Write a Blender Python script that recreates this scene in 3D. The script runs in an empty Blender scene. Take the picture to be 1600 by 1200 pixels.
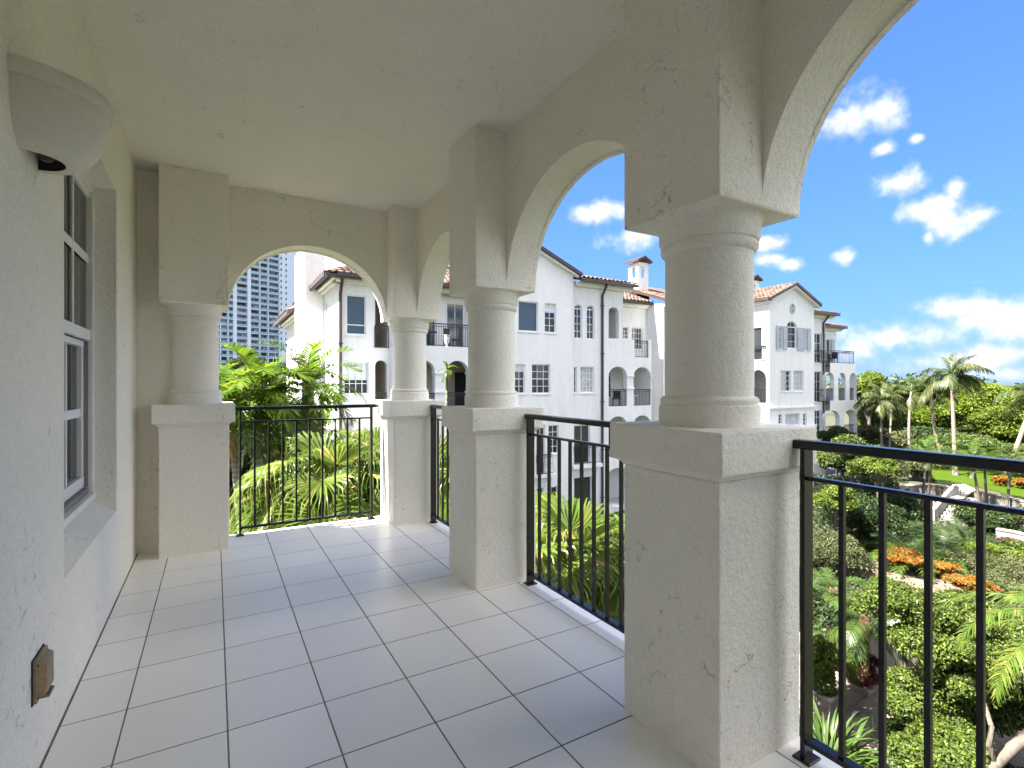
import bpy, math, random
import numpy as np
from mathutils import Vector, Matrix
R = math.radians
scene = bpy.context.scene
col = scene.collection
random.seed(7)
# ------------------------------------------------------------------ camera
TH = R(30.05)
F = 803.5
cam = bpy.data.cameras.new("camera"); camo = bpy.data.objects.new("camera", cam); col.objects.link(camo)
cam.sensor_width = 36.0; cam.lens = F / 1600 * 36.0
cam.clip_start = 0.05; cam.clip_end = 6000
camo.location = (0, 0, 0)                      # eye height: 1.3 m above the balcony floor
camo.rotation_euler = (R(90), 0, -TH)
scene.camera = camo
# ------------------------------------------------------------------ light
SUN_AZ = R(-79.0)      # clockwise from +Y
SUN_EL = R(54.0)
EXPO = 3.7
SKY_STRENGTH = 0.12
SUN_STRENGTH = 3.0
SUN_DIR = Vector((math.sin(SUN_AZ) * math.cos(SUN_EL), math.cos(SUN_AZ) * math.cos(SUN_EL), math.sin(SUN_EL)))
sl = bpy.data.lights.new("sun", "SUN"); sl.energy = SUN_STRENGTH; sl.angle = R(0.5); sl.color = (1.0, 0.95, 0.86)
so = bpy.data.objects.new("sun", sl); col.objects.link(so); so.rotation_euler = SUN_DIR.to_track_quat('Z', 'Y').to_euler()
so.location = (-20, 10, 40)
scene.view_settings.view_transform = 'Standard'; scene.view_settings.look = 'None'
scene.view_settings.exposure = EXPO; scene.view_settings.gamma = 1.0
scene.view_settings.use_curve_mapping = False
cy = scene.cycles
cy.use_denoising = True
cy.max_bounces = 10; cy.diffuse_bounces = 7; cy.glossy_bounces = 3; cy.transmission_bounces = 4; cy.transparent_max_bounces = 6
cy.caustics_reflective = False; cy.caustics_refractive = False
cy.sample_clamp_indirect = 20.0

SN, CS = math.sin(TH), math.cos(TH)
def ray(u, v):
    a = (u - 800) / F
    return Vector((SN + a * CS, CS - a * SN, (600 - v) / F))
def at_d(u, v, d): return ray(u, v) * d
def at_y(u, v, Y):
    r = ray(u, v); return r * (Y / r.y)
def at_x(u, v, X):
    r = ray(u, v); return r * (X / r.x)
def at_z(u, v, Z):
    r = ray(u, v); return r * (Z / r.z)

# ------------------------------------------------------------------ sky with cumulus
world = bpy.data.worlds.new("World"); scene.world = world; world.use_nodes = True
wt = world.node_tree; wn = wt.nodes; wl = wt.links
def N(tree, kind, **kw):
    n = tree.nodes.new(kind)
    for k, val in kw.items():
        if k.startswith('i_'): n.inputs[int(k[2:])].default_value = val
        else: setattr(n, k, val)
    return n
def M_(tree, op, a, b=None, c=None, clamp=False):
    n = tree.nodes.new('ShaderNodeMath'); n.operation = op; n.use_clamp = clamp
    for i, x in enumerate((a, b, c)):
        if x is None: continue
        if isinstance(x, (int, float)): n.inputs[i].default_value = x
        else: tree.links.new(x, n.inputs[i])
    return n.outputs[0]
def build_world():
    bg = wn['Background']
    sk = N(wt, 'ShaderNodeTexSky'); sk.sky_type = 'NISHITA'; sk.sun_disc = False
    sk.sun_elevation = SUN_EL; sk.sun_rotation = SUN_AZ
    sk.air_density = 1.0; sk.dust_density = 0.6; sk.ozone_density = 2.2
    # soft shoulder per channel keeps the low sky from washing out
    sp = N(wt, 'ShaderNodeSeparateColor'); wl.new(sk.outputs[0], sp.inputs[0])
    hs = N(wt, 'ShaderNodeCombineColor')
    for i, (m, g) in enumerate(((0.95, 0.205), (2.7, 0.240), (7.0, 0.345))):
        c = sp.outputs[i]
        wl.new(M_(wt, 'MULTIPLY', M_(wt, 'DIVIDE', c, M_(wt, 'ADD', 1.0, M_(wt, 'DIVIDE', c, m))), g), hs.inputs[i])
    tc = N(wt, 'ShaderNodeTexCoord'); dirv = tc.outputs['Generated']
    blobs = [(1332,182,52,34),(1372,176,26,17),(1381,231,15,10),(1432,216,9,6),
             (1412,285,34,19),(1455,325,38,20),(1487,348,38,24),(1492,296,15,17),(1527,338,24,10),(1450,372,9,13),
             (1318,401,17,11),(938,331,46,18),(988,372,46,18),(1200,380,30,13),(1195,407,30,11),(1236,414,16,10),
             (1490,482,58,17),(1548,490,46,27),(1590,510,60,26),
             (1392,530,95,32),(1500,562,115,24),(1590,588,60,20),(1345,545,40,28),(500,405,75,34)]
    fld = None
    for (u, v, ru, rv) in blobs:
        r = ray(u, v); L = r.length; D = r / L
        T1 = Vector((0, 0, 1)).cross(D).normalized(); T2 = D.cross(T1)
        a = ru / F / L * 0.92; b = rv / F / L
        sub = N(wt, 'ShaderNodeVectorMath', operation='SUBTRACT'); wl.new(dirv, sub.inputs[0]); sub.inputs[1].default_value = D
        ds = []
        for T in (T1 / a, T2 / b, D * 3):
            dn = N(wt, 'ShaderNodeVectorMath', operation='DOT_PRODUCT'); wl.new(sub.outputs[0], dn.inputs[0]); dn.inputs[1].default_value = T
            ds.append(dn.outputs['Value'])
        cx = N(wt, 'ShaderNodeCombineXYZ')
        for i in range(3): wl.new(ds[i], cx.inputs[i])
        ln = N(wt, 'ShaderNodeVectorMath', operation='LENGTH'); wl.new(cx.outputs[0], ln.inputs[0])
        val = M_(wt, 'SUBTRACT', 1.0, ln.outputs['Value'])
        fld = val if fld is None else M_(wt, 'SMOOTH_MAX', fld, val, 0.25)
    # flat-layer cumulus added over the unseen dome, dense and bright to light the balcony
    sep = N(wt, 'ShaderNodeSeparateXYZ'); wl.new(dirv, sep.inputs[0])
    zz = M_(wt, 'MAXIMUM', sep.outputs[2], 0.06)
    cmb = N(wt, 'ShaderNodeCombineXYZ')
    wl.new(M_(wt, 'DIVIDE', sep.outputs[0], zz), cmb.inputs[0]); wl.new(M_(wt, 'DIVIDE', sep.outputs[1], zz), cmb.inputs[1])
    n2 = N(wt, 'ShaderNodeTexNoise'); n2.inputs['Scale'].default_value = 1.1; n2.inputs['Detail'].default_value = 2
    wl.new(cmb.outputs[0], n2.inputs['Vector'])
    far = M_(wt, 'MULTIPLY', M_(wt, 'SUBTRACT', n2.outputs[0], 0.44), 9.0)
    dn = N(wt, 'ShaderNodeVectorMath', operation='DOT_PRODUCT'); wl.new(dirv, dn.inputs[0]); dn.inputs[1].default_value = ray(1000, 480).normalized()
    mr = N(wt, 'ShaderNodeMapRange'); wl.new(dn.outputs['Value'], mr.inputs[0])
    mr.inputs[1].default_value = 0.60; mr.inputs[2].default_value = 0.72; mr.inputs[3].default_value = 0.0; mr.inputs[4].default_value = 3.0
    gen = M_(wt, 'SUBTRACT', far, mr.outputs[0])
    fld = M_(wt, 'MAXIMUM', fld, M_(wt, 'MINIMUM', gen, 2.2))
    nz = N(wt, 'ShaderNodeTexNoise'); nz.inputs['Scale'].default_value = 26; nz.inputs['Detail'].default_value = 7; nz.inputs['Roughness'].default_value = 0.58
    wl.new(dirv, nz.inputs['Vector'])
    nb = N(wt, 'ShaderNodeTexNoise'); nb.inputs['Scale'].default_value = 11; nb.inputs['Detail'].default_value = 3
    wl.new(dirv, nb.inputs['Vector'])
    dens = M_(wt, 'ADD', M_(wt, 'ADD', fld, M_(wt, 'MULTIPLY', M_(wt, 'SUBTRACT', nz.outputs[0], 0.52), 2.6)),
              M_(wt, 'MULTIPLY', M_(wt, 'SUBTRACT', nb.outputs[0], 0.5), 1.6))
    ms = N(wt, 'ShaderNodeMapRange'); ms.interpolation_type = 'SMOOTHSTEP'; wl.new(dens, ms.inputs[0])
    ms.inputs[1].default_value = -0.40; ms.inputs[2].default_value = 0.85
    mask = M_(wt, 'MULTIPLY', ms.outputs[0], 0.95)
    # horizon fade
    hz = N(wt, 'ShaderNodeMapRange'); wl.new(sep.outputs[2], hz.inputs[0]); hz.inputs[1].default_value = 0.0; hz.inputs[2].default_value = 0.02
    mask = M_(wt, 'MULTIPLY', mask, hz.outputs[0])
    shd = noise_w = N(wt, 'ShaderNodeTexNoise'); shd.inputs['Scale'].default_value = 30; shd.inputs['Detail'].default_value = 4
    wl.new(dirv, shd.inputs['Vector'])
    cr = N(wt, 'ShaderNodeValToRGB'); wl.new(M_(wt, 'ADD', M_(wt, 'MULTIPLY', dens, 0.45), M_(wt, 'MULTIPLY', M_(wt, 'SUBTRACT', shd.outputs[0], 0.5), 0.35)), cr.inputs[0])
    e = cr.color_ramp.elements
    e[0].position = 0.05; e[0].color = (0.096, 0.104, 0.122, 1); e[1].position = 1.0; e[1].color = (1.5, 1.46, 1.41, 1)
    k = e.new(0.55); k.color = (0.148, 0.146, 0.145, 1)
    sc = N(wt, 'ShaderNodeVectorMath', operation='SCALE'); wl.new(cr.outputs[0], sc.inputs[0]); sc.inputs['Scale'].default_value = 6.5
    hzf = M_(wt, 'MULTIPLY', M_(wt, 'POWER', 2.718, M_(wt, 'MULTIPLY', M_(wt, 'MAXIMUM', sep.outputs[2], 0.0), -9.0)), 0.62)
    hm = N(wt, 'ShaderNodeMix'); hm.data_type = 'RGBA'; wl.new(hzf, hm.inputs['Factor']); wl.new(hs.outputs[0], hm.inputs['A']); hm.inputs['B'].default_value = (0.41, 0.51, 0.63, 1)
    hs = hm
    mx = N(wt, 'ShaderNodeMix'); mx.data_type = 'RGBA'
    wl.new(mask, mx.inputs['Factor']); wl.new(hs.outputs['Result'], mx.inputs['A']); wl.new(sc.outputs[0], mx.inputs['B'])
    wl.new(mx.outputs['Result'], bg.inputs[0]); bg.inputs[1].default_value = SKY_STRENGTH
build_world()

# ------------------------------------------------------------------ materials
MATS = {}
def new_mat(name):
    m = bpy.data.materials.new(name); m.use_nodes = True
    MATS[name] = m
    return m, m.node_tree, m.node_tree.nodes['Principled BSDF']
def pos(t): return N(t, 'ShaderNodeNewGeometry').outputs['Position']
def noise(t, vec, scale, detail=4, rough=0.5):
    n = N(t, 'ShaderNodeTexNoise'); n.inputs['Scale'].default_value = scale; n.inputs['Detail'].default_value = detail; n.inputs['Roughness'].default_value = rough
    t.links.new(vec, n.inputs['Vector']); return n.outputs[0]
def mapr(t, val, a, b, c=0.0, d=1.0):
    n = N(t, 'ShaderNodeMapRange'); t.links.new(val, n.inputs[0])
    for i, x in enumerate((a, b, c, d)): n.inputs[i + 1].default_value = x
    return n.outputs[0]
def mixc(t, fac, A, B, blend='MIX'):
    n = N(t, 'ShaderNodeMix'); n.data_type = 'RGBA'; n.blend_type = blend
    for s, x in (('Factor', fac), ('A', A), ('B', B)):
        if isinstance(x, (tuple, float, int)): n.inputs[s].default_value = x if not isinstance(x, tuple) else (*x, 1)[:4]
        else: t.links.new(x, n.inputs[s])
    return n.outputs['Result']
def bump(t, bs, h, strength, dist):
    b = N(t, 'ShaderNodeBump'); b.inputs['Strength'].default_value = strength; b.inputs['Distance'].default_value = dist
    t.links.new(h, b.inputs['Height']); t.links.new(b.outputs[0], bs.inputs['Normal'])

def stucco(name, colr, grain=0.006, cracks=True, stain=0.25, speck=0.38, streak=0.0):
    m, t, bs = new_mat(name); p = pos(t)
    g1 = noise(t, p, 150, 3, 0.7); g2 = noise(t, p, 42, 5, 0.6); g3 = noise(t, p, 3.2, 3)
    h = M_(t, 'ADD', M_(t, 'MULTIPLY', g1, 0.8), M_(t, 'MULTIPLY', g2, 1.6))
    c = mixc(t, mapr(t, g3, 0.35, 0.7, 0.0, stain), colr, tuple(x * 0.86 for x in colr))
    c = mixc(t, mapr(t, g1, 0.36, 0.56, speck, 0.0), c, tuple(x * 0.6 for x in colr))
    c = mixc(t, mapr(t, g2, 0.38, 0.5, speck * .4, 0.0), c, tuple(x * 0.7 for x in colr))
    if streak:
        mp = N(t, 'ShaderNodeMapping'); t.links.new(p, mp.inputs[0]); mp.inputs['Scale'].default_value = (2.6, 2.6, 0.16)
        sk = noise(t, mp.outputs[0], 1.0, 5, 0.65)
        c = mixc(t, mapr(t, sk, 0.50, 0.74, 0.0, streak), c, (0.50, 0.49, 0.46))
        bl = noise(t, p, 0.35, 5, 0.7); c = mixc(t, mapr(t, bl, 0.52, 0.75, 0.0, streak * .8), c, (0.60, 0.58, 0.54))
    if cracks:
        # trowel tears: short thin grooves, where a warped voronoi edge meets a sparse patch mask
        wv = N(t, 'ShaderNodeVectorMath', operation='SCALE'); nn = N(t, 'ShaderNodeTexNoise'); nn.inputs['Scale'].default_value = 9; nn.inputs['Detail'].default_value = 4
        t.links.new(p, nn.inputs['Vector']); t.links.new(nn.outputs['Color'], wv.inputs[0]); wv.inputs['Scale'].default_value = 0.22
        ad = N(t, 'ShaderNodeVectorMath', operation='ADD'); t.links.new(p, ad.inputs[0]); t.links.new(wv.outputs[0], ad.inputs[1])
        vo = N(t, 'ShaderNodeTexVoronoi'); vo.feature = 'DISTANCE_TO_EDGE'; vo.inputs['Scale'].default_value = 7.0
        t.links.new(ad.outputs[0], vo.inputs['Vector'])
        line = mapr(t, vo.outputs['Distance'], 0.006, 0.024, 1.0, 0.0)
        patch = mapr(t, noise(t, p, 5.5, 4, 0.65), 0.51, 0.60, 0.0, 1.0)
        brk = mapr(t, noise(t, p, 30, 2), 0.45, 0.55, 0.0, 1.0)
        area = mapr(t, noise(t, p, 1.7, 3, 0.6), 0.40, 0.62, 0.15, 1.0)
        k = M_(t, 'MULTIPLY', M_(t, 'MULTIPLY', M_(t, 'MULTIPLY', line, patch), brk), area)
        h = M_(t, 'SUBTRACT', h, M_(t, 'MULTIPLY', k, 2.2))
        c = mixc(t, M_(t, 'MULTIPLY', k, 0.52), c, tuple(x * 0.3 for x in colr))
    t.links.new(c, bs.inputs['Base Color']); bs.inputs['Roughness'].default_value = 0.92; bs.inputs['Specular IOR Level'].default_value = 0.2
    bump(t, bs, h, 0.75, grain)
    return m
def plain(name, colr, rough=0.5, metal=0.0, spec=0.5, var=0.0, scale=20, bmp=0.0):
    m, t, bs = new_mat(name)
    bs.inputs['Base Color'].default_value = (*colr, 1); bs.inputs['Roughness'].default_value = rough
    bs.inputs['Metallic'].default_value = metal; bs.inputs['Specular IOR Level'].default_value = spec
    if var or bmp:
        n = noise(t, pos(t), scale, 5, 0.6)
        if var: t.links.new(mixc(t, mapr(t, n, 0.3, 0.7), tuple(x * (1 - var) for x in colr), tuple(min(1, x * (1 + var)) for x in colr)), bs.inputs['Base Color'])
        if bmp: bump(t, bs, n, 0.6, bmp)
    return m
def leafmat(name, dark, light, trans=0.35, rough=0.5, hue=None, spec=0.2, hm=0.80):
    m, t, bs = new_mat(name)
    g = N(t, 'ShaderNodeNewGeometry'); oi = N(t, 'ShaderNodeObjectInfo')
    rnd = g.outputs['Random Per Island']
    f = M_(t, 'ADD', M_(t, 'MULTIPLY', rnd, 0.75), M_(t, 'MULTIPLY', oi.outputs['Random'], 0.25))
    c = mixc(t, f, dark, light)
    if hue: c = mixc(t, mapr(t, rnd, hm, hm + .14), c, hue)
    t.links.new(c, bs.inputs['Base Color']); bs.inputs['Roughness'].default_value = rough; bs.inputs['Specular IOR Level'].default_value = spec
    tr = N(t, 'ShaderNodeBsdfTranslucent'); hs = N(t, 'ShaderNodeHueSaturation'); hs.inputs['Value'].default_value = 1.5; hs.inputs['Hue'].default_value = 0.485
    t.links.new(c, hs.inputs['Color']); t.links.new(hs.outputs[0], tr.inputs[0])
    mx = N(t, 'ShaderNodeMixShader'); mx.inputs[0].default_value = trans
    t.links.new(bs.outputs[0], mx.inputs[1]); t.links.new(tr.outputs[0], mx.inputs[2])
    t.links.new(mx.outputs[0], t.nodes['Material Output'].inputs[0])
    return m
def bark(name, c1, c2, ring=0.0):
    m, t, bs = new_mat(name); p = pos(t)
    mp = N(t, 'ShaderNodeMapping'); t.links.new(p, mp.inputs[0]); mp.inputs['Scale'].default_value = (14, 14, 3)
    n = noise(t, mp.outputs[0], 1.2, 6, 0.65)
    if ring:
        w = N(t, 'ShaderNodeTexWave'); w.bands_direction = 'Z'; w.inputs['Scale'].default_value = ring; w.inputs['Distortion'].default_value = 1.2
        t.links.new(p, w.inputs['Vector']); n = M_(t, 'ADD', M_(t, 'MULTIPLY', n, 0.65), M_(t, 'MULTIPLY', w.outputs['Fac'], 0.35))
    t.links.new(mixc(t, mapr(t, n, 0.3, 0.7), c1, c2), bs.inputs['Base Color']); bs.inputs['Roughness'].default_value = 0.9
    bump(t, bs, n, 0.7, 0.02)
    return m

M = MATS
stucco('stucco', (0.93, 0.888, 0.785)); stucco('stucco_smooth', (0.92, 0.885, 0.79), cracks=False, stain=0.12, speck=0.30)
stucco('white_stucco', (0.82, 0.81, 0.785), grain=0.006, cracks=False, stain=0.35, speck=0.14, streak=0.34)
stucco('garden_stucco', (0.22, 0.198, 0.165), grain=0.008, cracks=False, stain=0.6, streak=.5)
def tile_mat():
    m, t, bs = new_mat('tile'); p = pos(t); oi = N(t, 'ShaderNodeObjectInfo')
    n = noise(t, p, 160, 3); n3 = noise(t, p, 2.0, 4)
    c = mixc(t, n, (0.87, 0.845, 0.79), (0.93, 0.905, 0.85))
    c = mixc(t, mapr(t, oi.outputs['Random'], 0, 1, 0, 0.5), c, (0.78, 0.755, 0.70))
    c = mixc(t, mapr(t, n3, 0.35, 0.8, 0.0, 0.22), c, (0.66, 0.63, 0.58))
    sp = noise(t, p, 70, 3, 0.6); c = mixc(t, mapr(t, sp, 0.66, 0.72, 0.0, 0.35), c, (0.45, 0.42, 0.38))
    t.links.new(c, bs.inputs['Base Color'])
    t.links.new(mapr(t, noise(t, p, 24, 4), 0.3, 0.7, 0.28, 0.36), bs.inputs['Roughness']); bs.inputs['Specular IOR Level'].default_value = 0.42
    bump(t, bs, n, 0.25, 0.0012)
tile_mat()
plain('grout', (0.19, 0.155, 0.115), 0.95, spec=.1, var=0.4, scale=8)
plain('sill_paint', (0.80, 0.79, 0.76), 0.7, var=0.06)
plain('black_metal', (0.006, 0.006, 0.007), 0.22, 0.0, 0.42, var=0.25, scale=60, bmp=0.0006)
plain('far_metal', (0.012, 0.012, 0.013), 0.5)
plain('white_frame', (0.80, 0.80, 0.79), 0.4)
plain('vinyl', (0.82, 0.80, 0.76), 0.35)
plain('track', (0.22, 0.20, 0.18), 0.5)
plain('glass', (0.025, 0.03, 0.036), 0.06, 0, 0.6)
plain('glass_near', (0.030, 0.028, 0.022), 0.07, 0, 0.45)
plain('blue_screen', (0.035, 0.075, 0.115), 0.35, var=0.15, scale=120)
plain('blind', (0.66, 0.70, 0.69), 0.6, var=0.05)
plain('curtain', (0.45, 0.45, 0.46), 0.8, var=0.3, scale=6)
plain('brown_metal', (0.045, 0.028, 0.022), 0.45, var=0.25, scale=9)
plain('shutter', (0.42, 0.47, 0.50), 0.55)
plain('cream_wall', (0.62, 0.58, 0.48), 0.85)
plain('bronze', (0.27, 0.20, 0.115), 0.42, 0.35, 0.5, var=0.3, scale=40)
plain('lamp_shade', (0.66, 0.625, 0.54), 0.7, var=0.05, scale=80, bmp=0.0006)
plain('lamp_inside', (0.035, 0.022, 0.014), 0.8)
plain('dark_fabric', (0.015, 0.015, 0.018), 0.8)
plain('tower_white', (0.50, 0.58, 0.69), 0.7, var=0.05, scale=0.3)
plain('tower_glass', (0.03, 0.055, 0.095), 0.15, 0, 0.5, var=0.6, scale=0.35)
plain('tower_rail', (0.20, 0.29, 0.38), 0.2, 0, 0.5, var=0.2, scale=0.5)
plain('mulch', (0.13, 0.092, 0.065), 0.95, var=0.5, scale=7, bmp=0.03)
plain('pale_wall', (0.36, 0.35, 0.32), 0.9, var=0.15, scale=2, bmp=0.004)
plain('soil', (0.055, 0.055, 0.028), 0.95, var=0.5, scale=1.3, bmp=0.03)
plain('path_stone', (0.30, 0.26, 0.21), 0.85, var=0.2, scale=3)
plain('concrete', (0.17, 0.16, 0.145), 0.9, var=0.2, scale=3, bmp=0.004)
plain('ceramic', (0.75, 0.75, 0.74), 0.3)
plain('steel', (0.25, 0.24, 0.23), 0.35, 0.9)
def roof_mat():
    m, t, bs = new_mat('clay_tile'); g = N(t, 'ShaderNodeNewGeometry')
    c = mixc(t, g.outputs['Random Per Island'], (0.060, 0.032, 0.024), (0.145, 0.092, 0.068))
    n = noise(t, g.outputs['Position'], 1.6, 4, 0.6)
    c = mixc(t, mapr(t, n, 0.45, 0.7, 0, 0.7), c, (0.055, 0.04, 0.033))
    t.links.new(c, bs.inputs['Base Color']); bs.inputs['Roughness'].default_value = 0.85
roof_mat()
def lawn_mat():
    m, t, bs = new_mat('lawn'); p = pos(t)
    n = noise(t, p, 14, 5, 0.7); n2 = noise(t, p, 0.5, 3)
    c = mixc(t, n, (0.022, 0.044, 0.003), (0.044, 0.075, 0.005)); c = mixc(t, mapr(t, n2, 0.4, 0.7, 0, 0.4), c, (0.050, 0.066, 0.008))
    bs.inputs['Specular IOR Level'].default_value = 0.04; t.links.new(c, bs.inputs['Base Color']); bs.inputs['Roughness'].default_value = 0.8; bump(t, bs, n, 0.8, 0.05)
lawn_mat()
def ground_mat():
    m, t, bs = new_mat('ground'); p = pos(t)
    n = noise(t, p, 0.5, 5, 0.7)
    c = mixc(t, n, (0.018, 0.026, 0.009), (0.055, 0.05, 0.028))
    t.links.new(c, bs.inputs['Base Color']); bs.inputs['Roughness'].default_value = 0.95; bump(t, bs, n, 0.6, 0.05)
ground_mat()
leafmat('palm_bright', (0.03, 0.072, 0.006), (0.10, 0.165, 0.012), 0.42, 0.42, hue=(0.17, 0.19, 0.015), hm=.86)
leafmat('palm_green', (0.028, 0.058, 0.009), (0.072, 0.115, 0.018), 0.35, 0.36)
leafmat('fan_green', (0.045, 0.085, 0.012), (0.125, 0.175, 0.030), 0.42, 0.33, hue=(0.20, 0.19, 0.05))
leafmat('coco', (0.022, 0.040, 0.012), (0.060, 0.085, 0.026), 0.3, 0.42, hue=(0.13, 0.12, 0.04), spec=.25)
leafmat('date_green', (0.024, 0.050, 0.011), (0.062, 0.100, 0.020), 0.3, 0.4)
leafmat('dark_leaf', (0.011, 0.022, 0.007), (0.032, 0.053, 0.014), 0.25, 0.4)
leafmat('mid_leaf', (0.022, 0.040, 0.009), (0.066, 0.096, 0.018), 0.3, 0.45, hue=(0.13, 0.16, 0.022))
leafmat('lime_leaf', (0.046, 0.078, 0.010), (0.120, 0.160, 0.022), 0.38, 0.38)
leafmat('forest_leaf', (0.05, 0.088, 0.008), (0.14, 0.19, 0.018), 0.35, 0.42)
leafmat('olive_leaf', (0.034, 0.044, 0.016), (0.088, 0.095, 0.036), 0.25, 0.5)
leafmat('orange_leaf', (0.24, 0.03, 0.008), (0.42, 0.20, 0.015), 0.3, 0.45, hue=(0.06, 0.085, 0.014), hm=0.45)
leafmat('red_leaf', (0.05, 0.012, 0.012), (0.13, 0.03, 0.025), 0.2, 0.4)
leafmat('straw', (0.22, 0.13, 0.05), (0.40, 0.26, 0.10), 0.2, 0.6)
leafmat('far_leaf', (0.030, 0.055, 0.022), (0.07, 0.105, 0.04), 0.2, 0.6)
bark('palm_trunk', (0.13, 0.115, 0.09), (0.26, 0.235, 0.195), ring=3.0)
bark('coco_trunk', (0.13, 0.105, 0.08), (0.24, 0.20, 0.155), ring=2.0)
bark('tree_bark', (0.05, 0.04, 0.03), (0.125, 0.10, 0.08))
bark('fiber', (0.06, 0.035, 0.018), (0.16, 0.10, 0.05))

# ------------------------------------------------------------------ object helpers
def off(o):
    v = Vector((0, 0, 0))
    while o is not None:
        v += Vector(o.location); o = o.parent
    return v
def tag(o, label=None, cat=None, group=None, kind=None):
    if label: o['label'] = label
    if cat: o['category'] = cat
    if group: o['group'] = group
    if kind: o['kind'] = kind
    return o
def thing(name, loc, label, cat, group=None):
    o = bpy.data.objects.new(name, None); col.objects.link(o); o.location = loc; o.empty_display_size = 0.2
    return tag(o, label, cat, group)
def link_mesh(name, me, mat, parent=None, loc=(0, 0, 0), rot=None, kind=None):
    o = bpy.data.objects.new(name, me); col.objects.link(o); o.parent = parent; o.location = loc
    if rot is not None: o.rotation_euler = rot
    if mat is not None and not me.materials: me.materials.append(MATS[mat] if isinstance(mat, str) else mat)
    if kind: o['kind'] = kind
    return o
def np_mesh(name, verts, faces, smooth=False):
    """faces: (n,k) int array, all of the same size, or a list of tuples"""
    me = bpy.data.meshes.new(name)
    verts = np.asarray(verts, dtype=np.float32)
    if isinstance(faces, np.ndarray):
        n, k = faces.shape
        me.vertices.add(len(verts)); me.vertices.foreach_set('co', verts.ravel())
        me.loops.add(n * k); me.loops.foreach_set('vertex_index', faces.astype(np.int32).ravel())
        me.polygons.add(n); me.polygons.foreach_set('loop_start', np.arange(0, n * k, k, dtype=np.int32))
        me.update(calc_edges=True); me.validate()
    else:
        me.from_pydata([tuple(map(float, v)) for v in verts], [], faces); me.update()
    if smooth:
        me.polygons.foreach_set('use_smooth', [True] * len(me.polygons))
    return me
class MB:
    def __init__(s): s.v = []; s.f = []
    def add(s, vs, fs):
        b = len(s.v); s.v += [tuple(v) for v in vs]; s.f += [tuple(i + b for i in f) for f in fs]
    def box(s, x0, x1, y0, y1, z0, z1):
        s.add([(x0,y0,z0),(x1,y0,z0),(x1,y1,z0),(x0,y1,z0),(x0,y0,z1),(x1,y0,z1),(x1,y1,z1),(x0,y1,z1)],
              [(0,3,2,1),(4,5,6,7),(0,1,5,4),(1,2,6,5),(2,3,7,6),(3,0,4,7)]); return s
    def quad(s, a, b, c, d): s.add([a, b, c, d], [(0, 1, 2, 3)]); return s
    def prism(s, poly, h):
        """poly: 3D points of one face; h: extrusion vector"""
        n = len(poly); h = Vector(h); p = [Vector(q) for q in poly]
        s.add([*p, *[q + h for q in p]], [tuple(range(n))[::-1], tuple(range(n, 2 * n))] + [(i, (i + 1) % n, n + (i + 1) % n, n + i) for i in range(n)]); return s
    def loft(s, rings, close=True, caps=True):
        n = len(rings[0]); vs = [p for r in rings for p in r]; fs = []
        for k in range(len(rings) - 1):
            for i in range(n if close else n - 1):
                j = (i + 1) % n; fs.append((k * n + i, k * n + j, (k + 1) * n + j, (k + 1) * n + i))
        if caps: fs += [tuple(range(n))[::-1], tuple(range((len(rings) - 1) * n, len(rings) * n))]
        s.add(vs, fs); return s
    def lathe(s, prof, cx, cy, n=48, a0=0.0, a1=2 * math.pi, caps=True):
        full = abs(a1 - a0 - 2 * math.pi) < 1e-6
        m = n if full else n + 1
        rings = [[(cx + r * math.cos(a0 + (a1 - a0) * i / n), cy + r * math.sin(a0 + (a1 - a0) * i / n), z) for i in range(m)] for r, z in prof]
        return s.loft(rings, close=full, caps=caps and full)
    def tube(s, pts, rad, n=8, caps=True):
        pts = [Vector(p) for p in pts]; rings = []
        up = Vector((0, 0, 1))
        for i, p in enumerate(pts):
            t = (pts[min(i + 1, len(pts) - 1)] - pts[max(i - 1, 0)]).normalized()
            a = t.cross(up) if abs(t.dot(up)) < 0.97 else t.cross(Vector((0, 1, 0)))
            a.normalize(); b = t.cross(a); r = rad[i] if isinstance(rad, (list, tuple)) else rad
            rings.append([p + (a * math.cos(2 * math.pi * k / n) + b * math.sin(2 * math.pi * k / n)) * r for k in range(n)])
        return s.loft(rings, caps=caps)
    def mesh(s, name, mat=None, o=Vector((0, 0, 0)), smooth=None):
        me = bpy.data.meshes.new(name)
        me.from_pydata([(v[0] - o.x, v[1] - o.y, v[2] - o.z) for v in s.v], [], s.f); me.update()
        if mat: me.materials.append(MATS[mat])
        if smooth:
            me.polygons.foreach_set('use_smooth', [True] * len(me.polygons))
            me.set_sharp_from_angle(angle=R(smooth))
        return me
    def build(s, name, mat, parent=None, smooth=None, bevel=None, kind=None, label=None):
        """vertices are in world space; the object is placed relative to its parent"""
        o = link_mesh(name, s.mesh(name, mat, off(parent), smooth), None, parent, kind=kind)
        if bevel:
            bv = o.modifiers.new('edges', 'BEVEL'); bv.width = bevel; bv.segments = 2; bv.limit_method = 'ANGLE'; bv.angle_limit = R(40)
        if label: o['label'] = label
        return o
# ================================================================== BALCONY
FZ, CZ, CAP, SPR = -1.30, 1.64, -0.155, 0.615     # floor, ceiling, pedestal cap top, arch spring
XI, XO = 1.42, 1.87                                # pier faces
WX, WX2 = 1.647, 1.84                              # arch wall faces
PIERS = [(-0.66, -0.22), (1.11, 1.56), (2.914, 3.335), (4.62, 5.045)]
LWX = -0.515                                       # left wall face

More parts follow.
